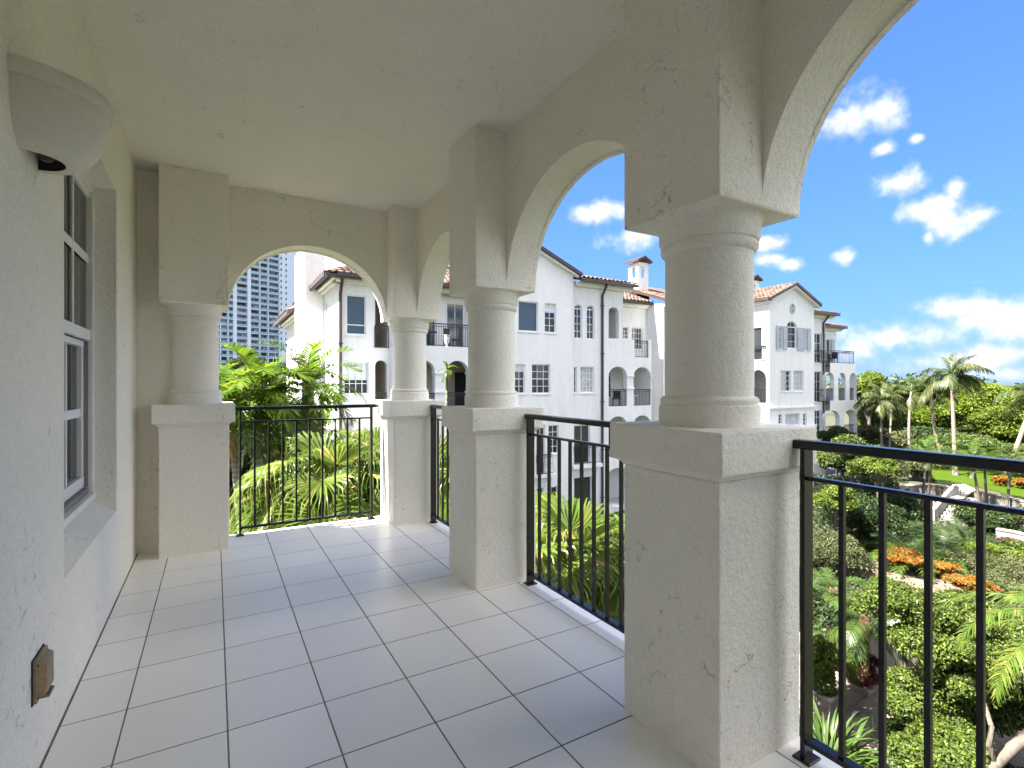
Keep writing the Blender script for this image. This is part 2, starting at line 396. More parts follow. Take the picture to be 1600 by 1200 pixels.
# floor slab, showing between the tiles as grout
fl = MB().box(-0.74, 1.87, -1.75, 5.05, -1.62, FZ - 0.0011).build('floor', 'grout'); tag(fl, kind='structure')
T0, TS, G = -0.303, 0.3459, 0.0058
xs = [LWX + 0.006] + [T0 + TS * i for i in range(0, 6)] + [1.722]
ys = [4.965 - 0.0] ; yy = 3.587 + TS * 3
ylines = []
while yy > -1.6:
    if yy < 4.955: ylines.append(yy)
    yy -= TS
ys = [4.965] + ylines
tile_cache = {}
def tile(x0, x1, y0, y1, mat='tile', name='tile'):
    key = (round(x1 - x0, 3), round(y1 - y0, 3), mat)
    if key not in tile_cache:
        w, h = (x1 - x0) / 2 - G / 2, (y1 - y0) / 2 - G / 2; b = 0.0008
        m = MB().loft([[(-w,-h,-.012),(w,-h,-.012),(w,h,-.012),(-w,h,-.012)],[(-w,-h,-b),(w,-h,-b),(w,h,-b),(-w,h,-b)],
                       [(-w+b,-h+b,0),(w-b,-h+b,0),(w-b,h-b,0),(-w+b,h-b,0)]])
        tile_cache[key] = m.mesh('tile', mat)
    o = link_mesh(name, tile_cache[key], None, fl, ((x0 + x1) / 2, (y0 + y1) / 2, FZ + random.uniform(-.0002, .0002)))
    return o
for i in range(len(xs) - 1):
    for j in range(len(ys) - 1):
        tile(xs[i], xs[i + 1], ys[j + 1], ys[j])
for j in range(len(ys) - 1): tile(1.722, 1.872, ys[j + 1], ys[j], name='edge_tile')
for i in range(len(xs) - 1): tile(xs[i], xs[i + 1], 4.965, 5.05, name='edge_tile')

ce = MB().box(-0.74, 1.90, -1.75, 5.06, CZ, CZ + 0.3).build('ceiling', 'stucco'); tag(ce, kind='structure')

# left wall with the window opening
wy0, wy1, wz0, wz1 = 2.646, 3.90, -0.77, 1.175
lw = MB()
XB = -0.74
lw.box(XB, LWX, -1.75, wy0, FZ - 0.3, CZ); lw.box(XB, LWX, wy1, 5.045, FZ - 0.3, CZ)
lw.box(XB, LWX, wy0, wy1, wz1, CZ); lw.box(XB, LWX, wy0, wy1, FZ - 0.3, wz0 - 0.12)
lw.prism([(LWX, wy0, wz0 - 0.12), (LWX, wy0, wz0), (-0.66, wy0, -0.672), (XB, wy0, -0.672), (XB, wy0, wz0 - 0.12)], (0, wy1 - wy0, 0))
lwo = lw.build('wall_left', 'stucco'); tag(lwo, kind='structure')
# the double-hung window
WXF = -0.63
wf = MB()
for a, b in ((wy0, wy0 + 0.05), (wy1 - 0.05, wy1)): wf.box(-0.70, WXF + 0.012, a, b, -0.672, wz1)
wf.box(-0.70, WXF + 0.012, wy0 + 0.05, wy1 - 0.05, wz1 - 0.05, wz1); wf.box(-0.70, WXF + 0.025, wy0 + 0.05, wy1 - 0.05, -0.672, -0.635)
MB().box(-0.80, -0.741, wy0 - .1, wy1 + .1, -0.9, 1.3).build('room_backing', 'curtain', lwo)  # added backing panel, blocks sun leaking through gaps around the sashes
win = wf.build('window', 'vinyl', lwo, bevel=0.004)
up = MB(); a, b = wy0 + 0.05, wy1 - 0.05
up.box(-0.655, WXF, a, b, 0.255, 0.315); up.box(-0.655, WXF - .004, a, b, wz1 - 0.085, wz1 - 0.05)
for yv in (a + 0.384, a + 0.77): up.box(-0.645, WXF - 0.006, yv - 0.011, yv + 0.011, 0.315, wz1 - 0.085)
up.box(-0.645, WXF - 0.009, a, b, 0.705, 0.755)
up.build('upper_sash', 'white_frame', win, bevel=0.003)
lo = MB()
lo.box(-0.69, WXF - 0.028, a, b, -0.60, -0.535); lo.box(-0.69, WXF - 0.028, a, b, 0.215, 0.25)
for yv in (a, b - 0.05): lo.box(-0.69, WXF - 0.030, yv, yv + 0.05, -0.535, 0.215)
for yv in (a + 0.384, a + 0.77): lo.box(-0.68, WXF - 0.034, yv - 0.011, yv + 0.011, -0.535, 0.215)
lo.box(-0.68, WXF - 0.037, a, b, -0.19, -0.14)
lo.build('lower_sash', 'white_frame', win, bevel=0.003)
tk = MB(); tk.box(-0.69, WXF - 0.01, a, a + .012, -0.6, 0.25); tk.box(-0.69, WXF - 0.01, b - .012, b, -0.6, 0.25); tk.box(-0.69, WXF - 0.006, a + .012, b - .012, -0.635, -0.605)
tk.build('track', 'track', win)
MB().box(-0.662, -0.650, a, b, 0.27, wz1 - 0.06).build('pane', 'glass_near', win)
MB().box(-0.698, -0.685, a, b, -0.59, 0.24).build('pane', 'glass_near', win)

# piers
pier_labels = ["white stucco column at the open near end of the balcony, behind the closest railing",
               "nearest and largest white stucco column, between the two big arches on the right",
               "middle white stucco column between the large sky arch and the narrow far arch",
               "white stucco corner column where the side railing and the end railing meet"]
def column(name_loc, x0, x1, y0, y1, label):
    cx, cyy = (x0 + x1) / 2, (y0 + y1) / 2
    t = thing('stucco_column', (cx, cyy, FZ), label, 'column', 'stucco columns of the balcony arcade')
    def ring(e, z): return [(x0 - e, y0 - e, z), (x1 + e, y0 - e, z), (x1 + e, y1 + e, z), (x0 - e, y1 + e, z)]
    MB().loft([ring(0, FZ - 0.01), ring(0, -0.322)]).build('pedestal', 'stucco', t, bevel=0.007)
    MB().loft([ring(0.002, -0.322), ring(0.008, -0.310), ring(0.022, -0.300), ring(0.040, -0.296), ring(0.040, CAP)]).build('pedestal_cap', 'stucco', t, bevel=0.006)
    r = 0.160
    MB().lathe([(0.183, CAP - .005), (0.184, -0.085), (0.180, -0.078), (0.174, -0.074), (0.178, -0.066), (0.178, -0.058), (0.172, -0.050), (r + .001, -0.045)], cx, cyy, 64).build('base', 'stucco_smooth', t, smooth=35)
    MB().lathe([(r, -0.05), (r + .001, 0.0), (r, 0.3), (r - 0.001, 0.51)], cx, cyy, 64, caps=False).build('shaft', 'stucco_smooth', t, smooth=40)
    MB().lathe([(r, 0.490), (0.170, 0.496), (0.176, 0.506), (0.177, 0.516), (0.172, 0.525), (0.170, 0.529), (0.178, 0.533), (0.182, 0.545), (0.184, 0.585), (0.192, 0.605), (0.198, SPR + .004)], cx, cyy, 64).build('capital', 'stucco_smooth', t, smooth=35)
    MB().loft([ring(0, SPR), ring(0, CZ + 0.005)]).build('block', 'stucco', t, bevel=0.007)
    return t
for (a, b), lab in zip(PIERS, pier_labels): column('p', XI, XO, a, b, lab)
column('p', -0.36, 0.10, 4.62, 5.045, "white stucco column standing against the left wall at the far end of the balcony")

# arch walls
def arch_bay(mb, P, a, b, spring, rise, n0, n1, ztop, seg=28):
    """P(s, n, z) -> point. Wall over an elliptical arch from a to b."""
    c, h = (a + b) / 2, (b - a) / 2
    arc = [(c - h * math.cos(math.pi * i / seg), spring + rise * math.sin(math.pi * i / seg)) for i in range(seg + 1)]
    for i in range(seg):
        (s0, z0), (s1, z1) = arc[i], arc[i + 1]
        mb.add([P(s0, n0, z0), P(s1, n0, z1), P(s1, n0, ztop), P(s0, n0, ztop), P(s0, n1, z0), P(s1, n1, z1), P(s1, n1, ztop), P(s0, n1, ztop)],
               [(0, 1, 2, 3), (5, 4, 7, 6), (1, 0, 4, 5)] + ([(0, 3, 7, 4)] if i == 0 else []) + ([(2, 1, 5, 6)] if i == seg - 1 else []))
PX = lambda s, n, z: (n, s, z)
PY = lambda s, n, z: (s, n, z)
aw = MB(); tr = MB()
bays = [(-0.22, 1.11), (1.56, 2.914), (3.335, 4.62)]
for (a, b) in bays:
    arch_bay(aw, PX, a - .002, b + .002, SPR, 0.636, WX, WX2, CZ + .004)
    arch_bay(tr, PX, a - .002, b + .002, SPR, 0.622, WX2 - .0, XO - .003, CZ + .004)
aw.box(WX, XO - .003, -1.75, -0.66, SPR, CZ + .004)
awo = aw.build('arcade_wall', 'stucco', smooth=30); tag(awo, kind='structure')
tr.build('arch_trim', 'stucco', awo, smooth=30)
bw = MB(); tr = MB()
arch_bay(bw, PY, 0.098, 1.422, SPR - .01, 0.62, 4.84, 5.012, CZ + .004)
arch_bay(tr, PY, 0.098, 1.422, SPR - .01, 0.607, 5.012, 5.042, CZ + .004)
bw.box(LWX - .01, -0.22, 4.84, 5.042, FZ - .01, CZ + .004)
bwo = bw.build('end_arch_wall', 'stucco', smooth=30); tag(bwo, kind='structure')
tr.build('arch_trim', 'stucco', bwo, smooth=30)

# railings
bal_mesh = MB().box(-.008, .008, -.008, .008, -1.229, -0.329).mesh('baluster', 'black_metal')
def railing(axis, c, s0, s1, p0, p1, nb, label):
    """axis 'y': runs along Y at x=c; s0,s1 rail ends, p0,p1 posts"""
    mid = (s0 + s1) / 2
    loc = (c, mid, FZ) if axis == 'y' else (mid, c, FZ)
    t = thing('railing', loc, label, 'railing', 'black metal railings of the balcony')
    def bx(mb, a, b, h, z0, z1):
        return mb.box(c - h, c + h, a, b, z0, z1) if axis == 'y' else mb.box(a, b, c - h, c + h, z0, z1)
    bx(MB(), s0, s1, .024, -.226, -.195).build('top_rail', 'black_metal', t, bevel=0.006)
    bx(MB(), p0, p1, .014, -.333, -.319).build('mid_rail', 'black_metal', t, bevel=0.003)
    bx(MB(), p0, p1, .020, -1.243, -1.225).build('bottom_rail', 'black_metal', t, bevel=0.003)
    for s in (p0, p1):
        m = bx(MB(), s - .008, s + .008, .027, FZ, -.224); bx(m, s - .03, s + .03, .036, FZ - .002, FZ + .008)
        m.build('post', 'black_metal', t, bevel=0.002)
    for k in range(1, nb + 1):
        s = p0 + (p1 - p0) * k / (nb + 1)
        link_mesh('baluster', bal_mesh, None, t, ((0, s - mid, -FZ) if axis == 'y' else (s - mid, 0, -FZ)))
RX = 1.78
railing('y', RX, -0.20, 1.075, -0.14, 1.034, 9, "black metal railing nearest the viewer, right of the largest column")
railing('y', RX, 1.595, 2.877, 1.65, 2.838, 10, "black metal railing under the large sky arch, in front of the fan palm")
railing('y', RX, 3.372, 4.583, 3.42, 4.55, 9, "short-looking black railing mostly hidden behind the middle column")
railing('x', 4.985, 0.137, 1.383, 0.190, 1.312, 9, "black metal railing across the far end of the balcony, before the palms")

# wall sconce: half bowl with an open foot
SC = Vector((LWX, 2.215, 0.72))
t = thing('wall_light', SC, "grey half-bowl wall light above the window with a dark opening underneath", 'wall light')
A0, A1 = -math.pi / 2, math.pi / 2
def half(prof): return MB().lathe(prof, LWX, 2.215, 40, A0, A1)
half([(0.196, .902), (0.212, .904), (0.214, .909), (0.214, .943), (0.209, .952), (0.0, .954)]).build('rim', 'lamp_shade', t, smooth=40)
half([(0.199, .906), (0.198, .88), (0.190, .82), (0.176, .78), (0.155, .748), (0.132, .727), (0.120, .7235), (0.088, .7225)]).build('shade', 'lamp_shade', t, smooth=40)
half([(0.087, .7228), (0.090, .73), (0.092, .775), (0.0, .777)]).build('socket_plate', 'lamp_inside', t)
MB().lathe([(0.0, .726), (.014, .728), (.022, .74), (.02, .755), (.012, .764)], LWX + .04, 2.215, 14).build('bulb', 'brown_metal', t, smooth=60)

# weatherproof outlet
t = thing('outlet_cover', (LWX, 2.292, -0.975), "small bronze outlet cover low on the left wall", 'outlet')
MB().box(LWX - .002, LWX + .014, 2.228, 2.356, -1.045, -0.905).build('back_plate', 'bronze', t, bevel=0.003)
MB().loft([[(LWX + .012, y0, z0), (LWX + .012, y1, z0), (LWX + .012, y1, z1), (LWX + .012, y0, z1)] if k == 0 else
           [(LWX + .034, y0 + .012, z0 + .012), (LWX + .034, y1 - .012, z0 + .012), (LWX + .034, y1 - .012, z1 - .010), (LWX + .034, y0 + .012, z1 - .010)]
           for k in (0, 1) for (y0, y1, z0, z1) in [(2.236, 2.348, -1.037, -0.913)]]).build('lid', 'bronze', t, bevel=0.003)
MB().box(LWX + .013, LWX + .038, 2.262, 2.322, -1.045, -1.036).build('latch', 'bronze', t)
for zz in (-1.028, -0.922):
    MB().tube([(LWX + .012, 2.2325, zz), (LWX + .0175, 2.2325, zz)], .0035, 8).build('screw', 'brown_metal', t)
MB().box(LWX - .001, LWX + .004, 2.224, 2.360, -1.049, -0.901).build('gasket', 'dark_fabric', t)
nw = MB().box(-0.735, 1.868, -1.90, -1.752, FZ - .3, CZ + .29).build('wall_near_end', 'stucco'); tag(nw, kind='structure')
# ================================================================== NEIGHBOUR BUILDING ACROSS THE COURT
class PL:
    """wall plane; s runs along the wall, n goes into the wall"""
    def __init__(s, axis, c): s.axis, s.c = axis, c
    def __call__(s, a, n, z): return (a, s.c + n, z) if s.axis == 'y' else (s.c + n, a, z)
    def box(s, mb, a0, a1, n0, n1, z0, z1):
        if s.axis == 'y': mb.box(a0, a1, s.c + n0, s.c + n1, z0, z1)
        else: mb.box(s.c + n0, s.c + n1, a0, a1, z0, z1)
        return mb
    def px(s, u, v):
        p = at_y(u, v, s.c) if s.axis == 'y' else at_x(u, v, s.c)
        return (p.x if s.axis == 'y' else p.y), p.z
    def rect(s, u0, u1, v0, v1):
        """pixel box -> s0,s1,z0,z1 (heights read at the middle)"""
        a0, _ = s.px(u0, v0); a1, _ = s.px(u1, v1); um = (u0 + u1) / 2
        return min(a0, a1), max(a0, a1), s.px(um, v1)[1], s.px(um, v0)[1]
NSEG = 10
def arc_pts(s0, s1, spring, rise, n=NSEG):
    c, h = (s0 + s1) / 2, (s1 - s0) / 2
    return [(c - h * math.cos(math.pi * i / n), spring + rise * math.sin(math.pi * i / n)) for i in range(n + 1)]
def wall(parent, pl, s0, s1, z0, z1, holes, mat='white_stucco', name='wall', gable=None, build=True, mb=None):
    """holes: dicts s0,s1,z0,z1,arch(rise or 0),d(reveal depth)"""
    mb = mb or MB()
    S = sorted({s0, s1, *[min(max(h[k], s0), s1) for h in holes for k in ('s0', 's1')]})
    Z = sorted({z0, z1, *[h[k] for h in holes for k in ('z0', 'z1')]})
    for i in range(len(S) - 1):
        for j in range(len(Z) - 1):
            cs, cz = (S[i] + S[i + 1]) / 2, (Z[j] + Z[j + 1]) / 2
            if any(h['s0'] < cs < h['s1'] and h['z0'] < cz < h['z1'] for h in holes): continue
            mb.quad(pl(S[i], 0, Z[j]), pl(S[i + 1], 0, Z[j]), pl(S[i + 1], 0, Z[j + 1]), pl(S[i], 0, Z[j + 1]))
    for h in holes:
        a, b, c, e, d = h['s0'], h['s1'], h['z0'], h['z1'], h.get('d', .14); rise = h.get('arch', 0); sp = e - rise
        path = [(a, c), (a, sp)] + (arc_pts(a, b, sp, rise)[1:-1] if rise else []) + [(b, sp), (b, c)]
        for k in range(len(path)):
            p, q = path[k], path[(k + 1) % len(path)]
            mb.quad(pl(p[0], 0, p[1]), pl(q[0], 0, q[1]), pl(q[0], d, q[1]), pl(p[0], d, p[1]))
        if rise:
            ar = arc_pts(a, b, sp, rise); m = len(ar) // 2
            for k in range(len(ar) - 1):
                cnr = (a, e) if k < m else (b, e)
                mb.add([pl(cnr[0], 0, cnr[1]), pl(ar[k][0], 0, ar[k][1]), pl(ar[k + 1][0], 0, ar[k + 1][1])], [(0, 1, 2)])
    if gable:
        mb.add([pl(s0, 0, z1), pl(s1, 0, z1), pl((s0 + s1) / 2, 0, gable)], [(0, 1, 2)])
    return mb.build(name, mat, parent) if build else mb
def H(r, arch=0, d=.14): return dict(s0=r[0], s1=r[1], z0=r[2], z1=r[3], arch=arch, d=d)
def window(parent, pl, r, cols, rows, arch=0, n=.10, only=None, fw=.055, mw=.028, glass='glass', meet=None, name='window', frame='white_frame', blind=0):
    s0, s1, z0, z1 = r; sp = z1 - arch
    mb = MB()
    pl.box(mb, s0, s0 + fw, n - .03, n + .05, z0, sp); pl.box(mb, s1 - fw, s1, n - .03, n + .05, z0, sp)
    pl.box(mb, s0 + fw, s1 - fw, n - .03, n + .05, z0, z0 + fw)
    if not arch: pl.box(mb, s0 + fw, s1 - fw, n - .03, n + .05, z1 - fw, z1)
    else:
        o = arc_pts(s0, s1, sp, arch); i_ = arc_pts(s0 + fw, s1 - fw, sp, arch - fw)
        for k in range(len(o) - 1):
            mb.prism([pl(o[k][0], n - .03, o[k][1]), pl(o[k + 1][0], n - .03, o[k + 1][1]), pl(i_[k + 1][0], n - .03, i_[k + 1][1]), pl(i_[k][0], n - .03, i_[k][1])],
                     Vector(pl(0, .08, 0)) - Vector(pl(0, 0, 0)))
        pl.box(mb, s0 + fw, s1 - fw, n - .01, n + .03, sp - mw, sp + mw)
    w = mb.build(name, frame, parent)
    if not arch and name == 'window' and n > 0: pl.box(MB(), s0 - .04, s1 + .04, -.045, n + .06, z0 - .07, z0 - .004).build('sill', 'white_stucco', w)
    if cols > 1 or rows > 1:
        mm = MB()
        for c in range(1, cols):
            x = s0 + (s1 - s0) * c / cols; pl.box(mm, x - mw / 2, x + mw / 2, n + .002, n + .03, z0 + fw, (sp - mw if arch else z1 - fw))
        for q in (only or range(1, rows)):
            z = z0 + (sp - z0) * q / rows; k = 1.6 if meet == q else 1
            pl.box(mm, s0 + fw, s1 - fw, n - .002 * k, n + .028, z - mw * k / 2, z + mw * k / 2)
        if arch: x = (s0 + s1) / 2; pl.box(mm, x - mw / 2, x + mw / 2, n + .002, n + .03, sp + mw, z1 - fw)
        mm.build('muntins', frame, w)
    pm = MB()
    if arch:
        ar = arc_pts(s0 + .02, s1 - .02, sp, arch - .02)
        pm.add([pl(s0 + .02, n + .035, z0 + .02), pl(s1 - .02, n + .035, z0 + .02)] + [pl(a, n + .035, z) for a, z in ar[::-1]], [tuple(range(len(ar) + 2))])
        pm.build('pane', glass, w)
    else:
        zb = z0 + (z1 - z0) * (1 - blind)
        if blind < 1: pl.box(pm, s0 + .03, s1 - .03, n + .035, n + .04, z0 + .03, zb - .02); pm.build('pane', glass, w)
        if blind: pl.box(MB(), s0 + .03, s1 - .03, n + .032, n + .045, zb, z1 - .03).build('blind', 'blind', w)
    return w
def rail(parent, pl, s0, s1, z0, z1, n=0.06, step=.11, name='balcony_railing', bow=0):
    mb = MB(); k = max(2, int(round((s1 - s0) / step)))
    pl.box(mb, s0, s1, n - .03, n + .03, z1 - .045, z1); pl.box(mb, s0, s1, n - .02, n + .02, z1 - .16, z1 - .135); pl.box(mb, s0, s1, n - .02, n + .02, z0 + .03, z0 + .06)
    for i in range(k + 1):
        x = s0 + (s1 - s0) * i / k; w = .018 if 0 < i < k else .03
        if bow: mb.tube([pl(x, n, z1 - .02), pl(x, n, z0 + (z1 - z0) * .62), pl(x, n - bow * .7, z0 + (z1 - z0) * .38), pl(x, n - bow, z0 + (z1 - z0) * .2), pl(x, n - bow * .55, z0 + .06), pl(x, n, z0 + .03)], .011, 4)
        else: pl.box(mb, x - w / 2, x + w / 2, n - w / 2, n + w / 2, z0, z1 - .04)
    return mb.build(name, 'far_metal', parent)
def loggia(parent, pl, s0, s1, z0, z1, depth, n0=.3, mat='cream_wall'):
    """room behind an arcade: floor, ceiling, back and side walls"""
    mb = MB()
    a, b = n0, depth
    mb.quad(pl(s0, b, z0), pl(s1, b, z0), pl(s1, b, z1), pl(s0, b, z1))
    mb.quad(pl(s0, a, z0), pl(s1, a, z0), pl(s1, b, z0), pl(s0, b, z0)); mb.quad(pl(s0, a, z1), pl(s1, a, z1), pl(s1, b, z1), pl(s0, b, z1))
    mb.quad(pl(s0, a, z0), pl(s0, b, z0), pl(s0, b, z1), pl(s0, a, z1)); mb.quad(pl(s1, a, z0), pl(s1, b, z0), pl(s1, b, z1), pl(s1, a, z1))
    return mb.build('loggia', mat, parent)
def roof(parent, e0, e1, r1, r0, fascia=True, thick=.16):
    """sloping tiled roof: eave e0->e1, ridge r0->r1; tiles are one stuff part on a slab with a brown gutter"""
    e0, e1, r0, r1 = map(Vector, (e0, e1, r0, r1))
    slab = MB(); dz = Vector((0, 0, -thick))
    slab.add([e0, e1, r1, r0, e0 + dz, e1 + dz, r1 + dz, r0 + dz], [(0, 1, 2, 3), (7, 6, 5, 4), (0, 4, 5, 1), (1, 5, 6, 2), (2, 6, 7, 3), (3, 7, 4, 0)])
    ro = slab.build('roof', 'brown_metal', parent)
    L = (e1 - e0).length; W = ((r0 + r1) / 2 - (e0 + e1) / 2).length
    nc = max(2, int(L / .30)); nr = max(2, int(W / .40))
    nrm = (e1 - e0).cross(r0 - e0).normalized()
    if nrm.z < 0: nrm = -nrm
    V = []; Fq = []
    rng = random.Random(3)
    for j in range(nr):
        t0, t1 = j / nr, min(1, (j + 1.12) / nr)
        for i in range(nc):
            wv = rng.uniform(-.012, .012)
            b = len(V)
            for t, lift in ((t0, .055 + wv), (t1, .015)):
                A = e0.lerp(r0, t); B = e1.lerp(r1, t)
                for k in range(5):
                    f = (i + k / 4) / nc
                    V.append(A.lerp(B, f) + nrm * (lift + .085 * math.sin(math.pi * k / 4)))
            Fq += [(b + k, b + k + 1, b + 6 + k, b + 5 + k) for k in range(4)]
            # open lower end of the barrel
            A = e0.lerp(r0, t0); B = e1.lerp(r1, t0)
            V.append(A.lerp(B, (i + .5) / nc) + nrm * .005); Fq += [(b + k, b + k + 1, b + 10, b + 10) for k in range(0)]
    me = np_mesh('roof_tiles', [v - off(ro) for v in V], np.array(Fq, dtype=np.int32), smooth=False)
    link_mesh('roof_tiles', me, 'clay_tile', ro, kind='stuff')
    return ro
def eave(parent, pl, s0, s1, z, n=-.55):
    """cornice under the eave and the brown gutter at its edge"""
    mb = MB(); pl.box(mb, s0, s1, -.22, .02, z - .30, z - .17); pl.box(mb, s0, s1, -.38, -.0, z - .17, z - .05)
    mb.build('cornice', 'white_stucco', parent)
    g = MB(); pl.box(g, s0, s1, n - .12, n + .03, z - .10, z + .09); g.build('gutter', 'brown_metal', parent)
def downspout(parent, pl, s, ztop, zbot, n=-.08):
    mb = MB(); mb.tube([pl(s - .02, -.5, ztop + .0), pl(s - .01, -.45, ztop - .15), pl(s, n, ztop - .62), pl(s, n, ztop - .8), pl(s, n, zbot)], .075, 8)
    for z in np.arange(zbot + 1, ztop - 1, 2.9): pl.box(mb, s - .10, s + .10, n - .09, n + .08, z, z + .06)
    return mb.build('downspout', 'brown_metal', parent, smooth=40)
def shutter(parent, pl, s, w, z0, z1, ang=0.0, n=-.05):
    """hinged louvre shutter: stiles, rails and slanted slats"""
    mb = MB(); f = .06
    pl.box(mb, s, s + f, n - .03, n, z0, z1); pl.box(mb, s + w - f, s + w, n - .03, n, z0, z1)
    for z in (z0, (z0 + z1) / 2 - .03, z1 - f): pl.box(mb, s + f, s + w - f, n - .03, n, z, z + f)
    z = z0 + f + .03
    while z < z1 - f - .02:
        mb.quad(pl(s + f, n - .025, z), pl(s + w - f, n - .025, z), pl(s + w - f, n - .004, z + .05), pl(s + f, n - .004, z + .05)); z += .065
    return mb.build('shutter', 'shutter', parent)

GZ = -7.9
L1, L2, L3, L4 = 1.7, -1.4, -4.5, -7.6
B = thing('apartment_building', (20, 26, GZ), "long white stucco apartment building with clay tile roofs, arches and balconies across the garden", 'building')
# ---- A: left corner bay
A_ = PL('y', 24.1)
hs = []
rA1 = A_.rect(541, 572, 461, 523); rA2 = A_.rect(537, 576, 566, 616); rA3 = A_.rect(541, 574, 670, 704)
oA1 = (6.52, 7.14, L1 + .02, 4.3); oA2 = (6.52, 7.10, L2 + .02, 1.12)
wall(B, A_, 4.89, 7.2, GZ, 4.75, [H(rA1), H(rA2), H(rA3), H(oA1, 0, .3), H(oA2, .29, .3)])
window(B, A_, rA1, 1, 4, glass='blue_screen', meet=1, only=[1]); window(B, A_, rA2, 4, 3, meet=2, blind=.55); window(B, A_, rA3, 3, 2, blind=.25)
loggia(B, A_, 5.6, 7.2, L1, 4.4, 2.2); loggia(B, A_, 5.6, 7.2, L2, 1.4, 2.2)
rail(B, A_, 6.50, 7.16, L1, L1 + 1.06, n=-.02); rail(B, A_, 6.52, 7.10, L2, L2 + 1.0, n=.1)
downspout(B, A_, 4.93, 4.70, GZ)
# west end wall
W_ = PL('x', 4.89)
rW = [(26.9, 27.35, 1.9, 4.1), (25.3, 25.9, -.5, 1.0), (26.3, 26.9, -.5, 1.0)]
wall(B, W_, 24.1, 31.5, GZ, 4.75, [H(r) for r in rW])
for r in rW: window(B, W_, r, 2, 4)
wall(B, PL('x', 4.30), 31.3, 38.5, GZ, 4.0, [H((36.8, 37.5, -.3, 1.5)), H((34.0, 34.6, 1.6, 3.4)), H((32.5, 33.0, 1.2, 3.3))], name='wing_wall')
window(B, PL('x', 4.30), (36.8, 37.5, -.3, 1.5), 2, 3); window(B, PL('x', 4.30), (34.0, 34.6, 1.6, 3.4), 2, 4); window(B, PL('x', 4.30), (32.5, 33.0, 1.2, 3.3), 2, 4)
MB().box(3.94, 4.885, 27.7, 31.3, 1.72, 7.2).build('chimney_breast', 'white_stucco', B, bevel=.03)
cb = MB()
for e, z0, z1 in ((.16, 1.42, 1.70), (.06, 1.22, 1.42), (-.10, 1.02, 1.22), (-.28, .86, 1.02)):
    cb.box(3.94 - e, 4.884, 27.7 - e, 31.3 + e, z0, z1)
cb.build('chimney_corbel', 'white_stucco', B, bevel=.025)
MB().tube([(4.78, 30.6, 1.3), (4.78, 30.6, GZ)], .07, 8).build('downspout', 'brown_metal', B, smooth=40)
roof(B, (3.55, 31.5, 4.15), (3.55, 39.3, 4.15), (8.5, 39.3, 6.3), (8.5, 31.5, 6.3))
PLw = PL('x', 4.30); eave(B, PLw, 31.4, 39.0, 4.15, -.62)
roof(B, (4.2, 23.42, 4.86), (11.9, 23.42, 4.86), (11.9, 29.0, 7.4), (9.2, 29.0, 7.4))
roof(B, (4.2, 34.5, 4.86), (4.2, 23.42, 4.86), (9.2, 29.0, 7.4), (9.2, 32.0, 7.4))
eave(B, A_, 4.67, 7.2, 4.86, -.62); eave(B, W_, 23.6, 27.7, 4.86, -.62)
# ---- B: arcade with open terrace on top
B_ = PL('y', 22.0)
ar = [(7.53, 8.69), (9.22, 10.38)]
hb = [H((a, b, L2 + .02, 1.09), .58, .34) for a, b in ar] + [H((a, b, L3 + .02, L3 + 2.5), .58, .34) for a, b in ar] + [H((a, b, L4 + .02, L4 + 2.5), .58, .34) for a, b in ar]
wall(B, B_, 7.2, 11.6, GZ, L1 + .03, hb); wall(B, PL('x', 7.2), 22.0, 24.1, GZ, L1 + .03, [], name='return_wall'); 
wall(B, PL('x', 11.6), 22.0, 24.1, GZ, L1 + .03, [], name='return_wall')
for a, b in ((7.2, 7.53), (8.69, 9.22), (10.38, 10.9)):
    for z in (L2, L3): B_.box(MB(), a - .05, b + .05, -.05, .36, z + 1.86, z + 1.95).build('pier_capital', 'white_stucco', B); B_.box(MB(), a - .06, b + .06, -.06, .36, z + 1.0, z + 1.07).build('pedestal_cap', 'white_stucco', B)
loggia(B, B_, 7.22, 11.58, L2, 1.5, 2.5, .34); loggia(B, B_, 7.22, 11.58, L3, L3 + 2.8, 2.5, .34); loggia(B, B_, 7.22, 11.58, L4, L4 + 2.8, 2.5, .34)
bk = PL('y', 24.48)
for (a, b, z0, z1, c, q) in ((8.25, 8.85, -1.0, .55, 2, 3), (9.5, 10.1, -1.0, .55, 2, 3), (10.75, 11.45, -1.38, .6, 1, 1), (8.3, 9.0, -4.3, -2.4, 2, 3)):
    window(B, bk, (a, b, z0, z1), c, q, n=-.04, frame='white_frame' if c > 1 else 'far_metal')
for a, b in ar: rail(B, B_, a, b, L2, L2 + 1.0, n=.15); rail(B, B_, a, b, L3, L3 + 1.0, n=.15)
rail(B, B_, 7.25, 11.55, L1 + .03, L1 + 1.09, n=.08)
MB().box(7.22, 11.58, 22.04, 24.59, L1 - .12, L1 + .02).build('terrace_floor', 'concrete', B)
Bt = PL('y', 24.6)
dT = [(9.05, 9.75, L1 + .03, 4.15), (10.35, 11.35, L1 + .03, 4.2), (7.5, 8.3, L1 + .03, 4.1)]
wall(B, Bt, 7.2, 11.6, L1, 4.75, [H(r) for r in dT])
for r in dT: window(B, Bt, r, 2 if r[0] > 10 else 1, 1, name='door')
MB().box(8.72, 9.02, 24.2, 24.58, L1 + .03, 4.0).build('shutter', 'far_metal', B)
eave(B, PL('y', 24.1), 7.2, 11.7, 4.86, -.62)
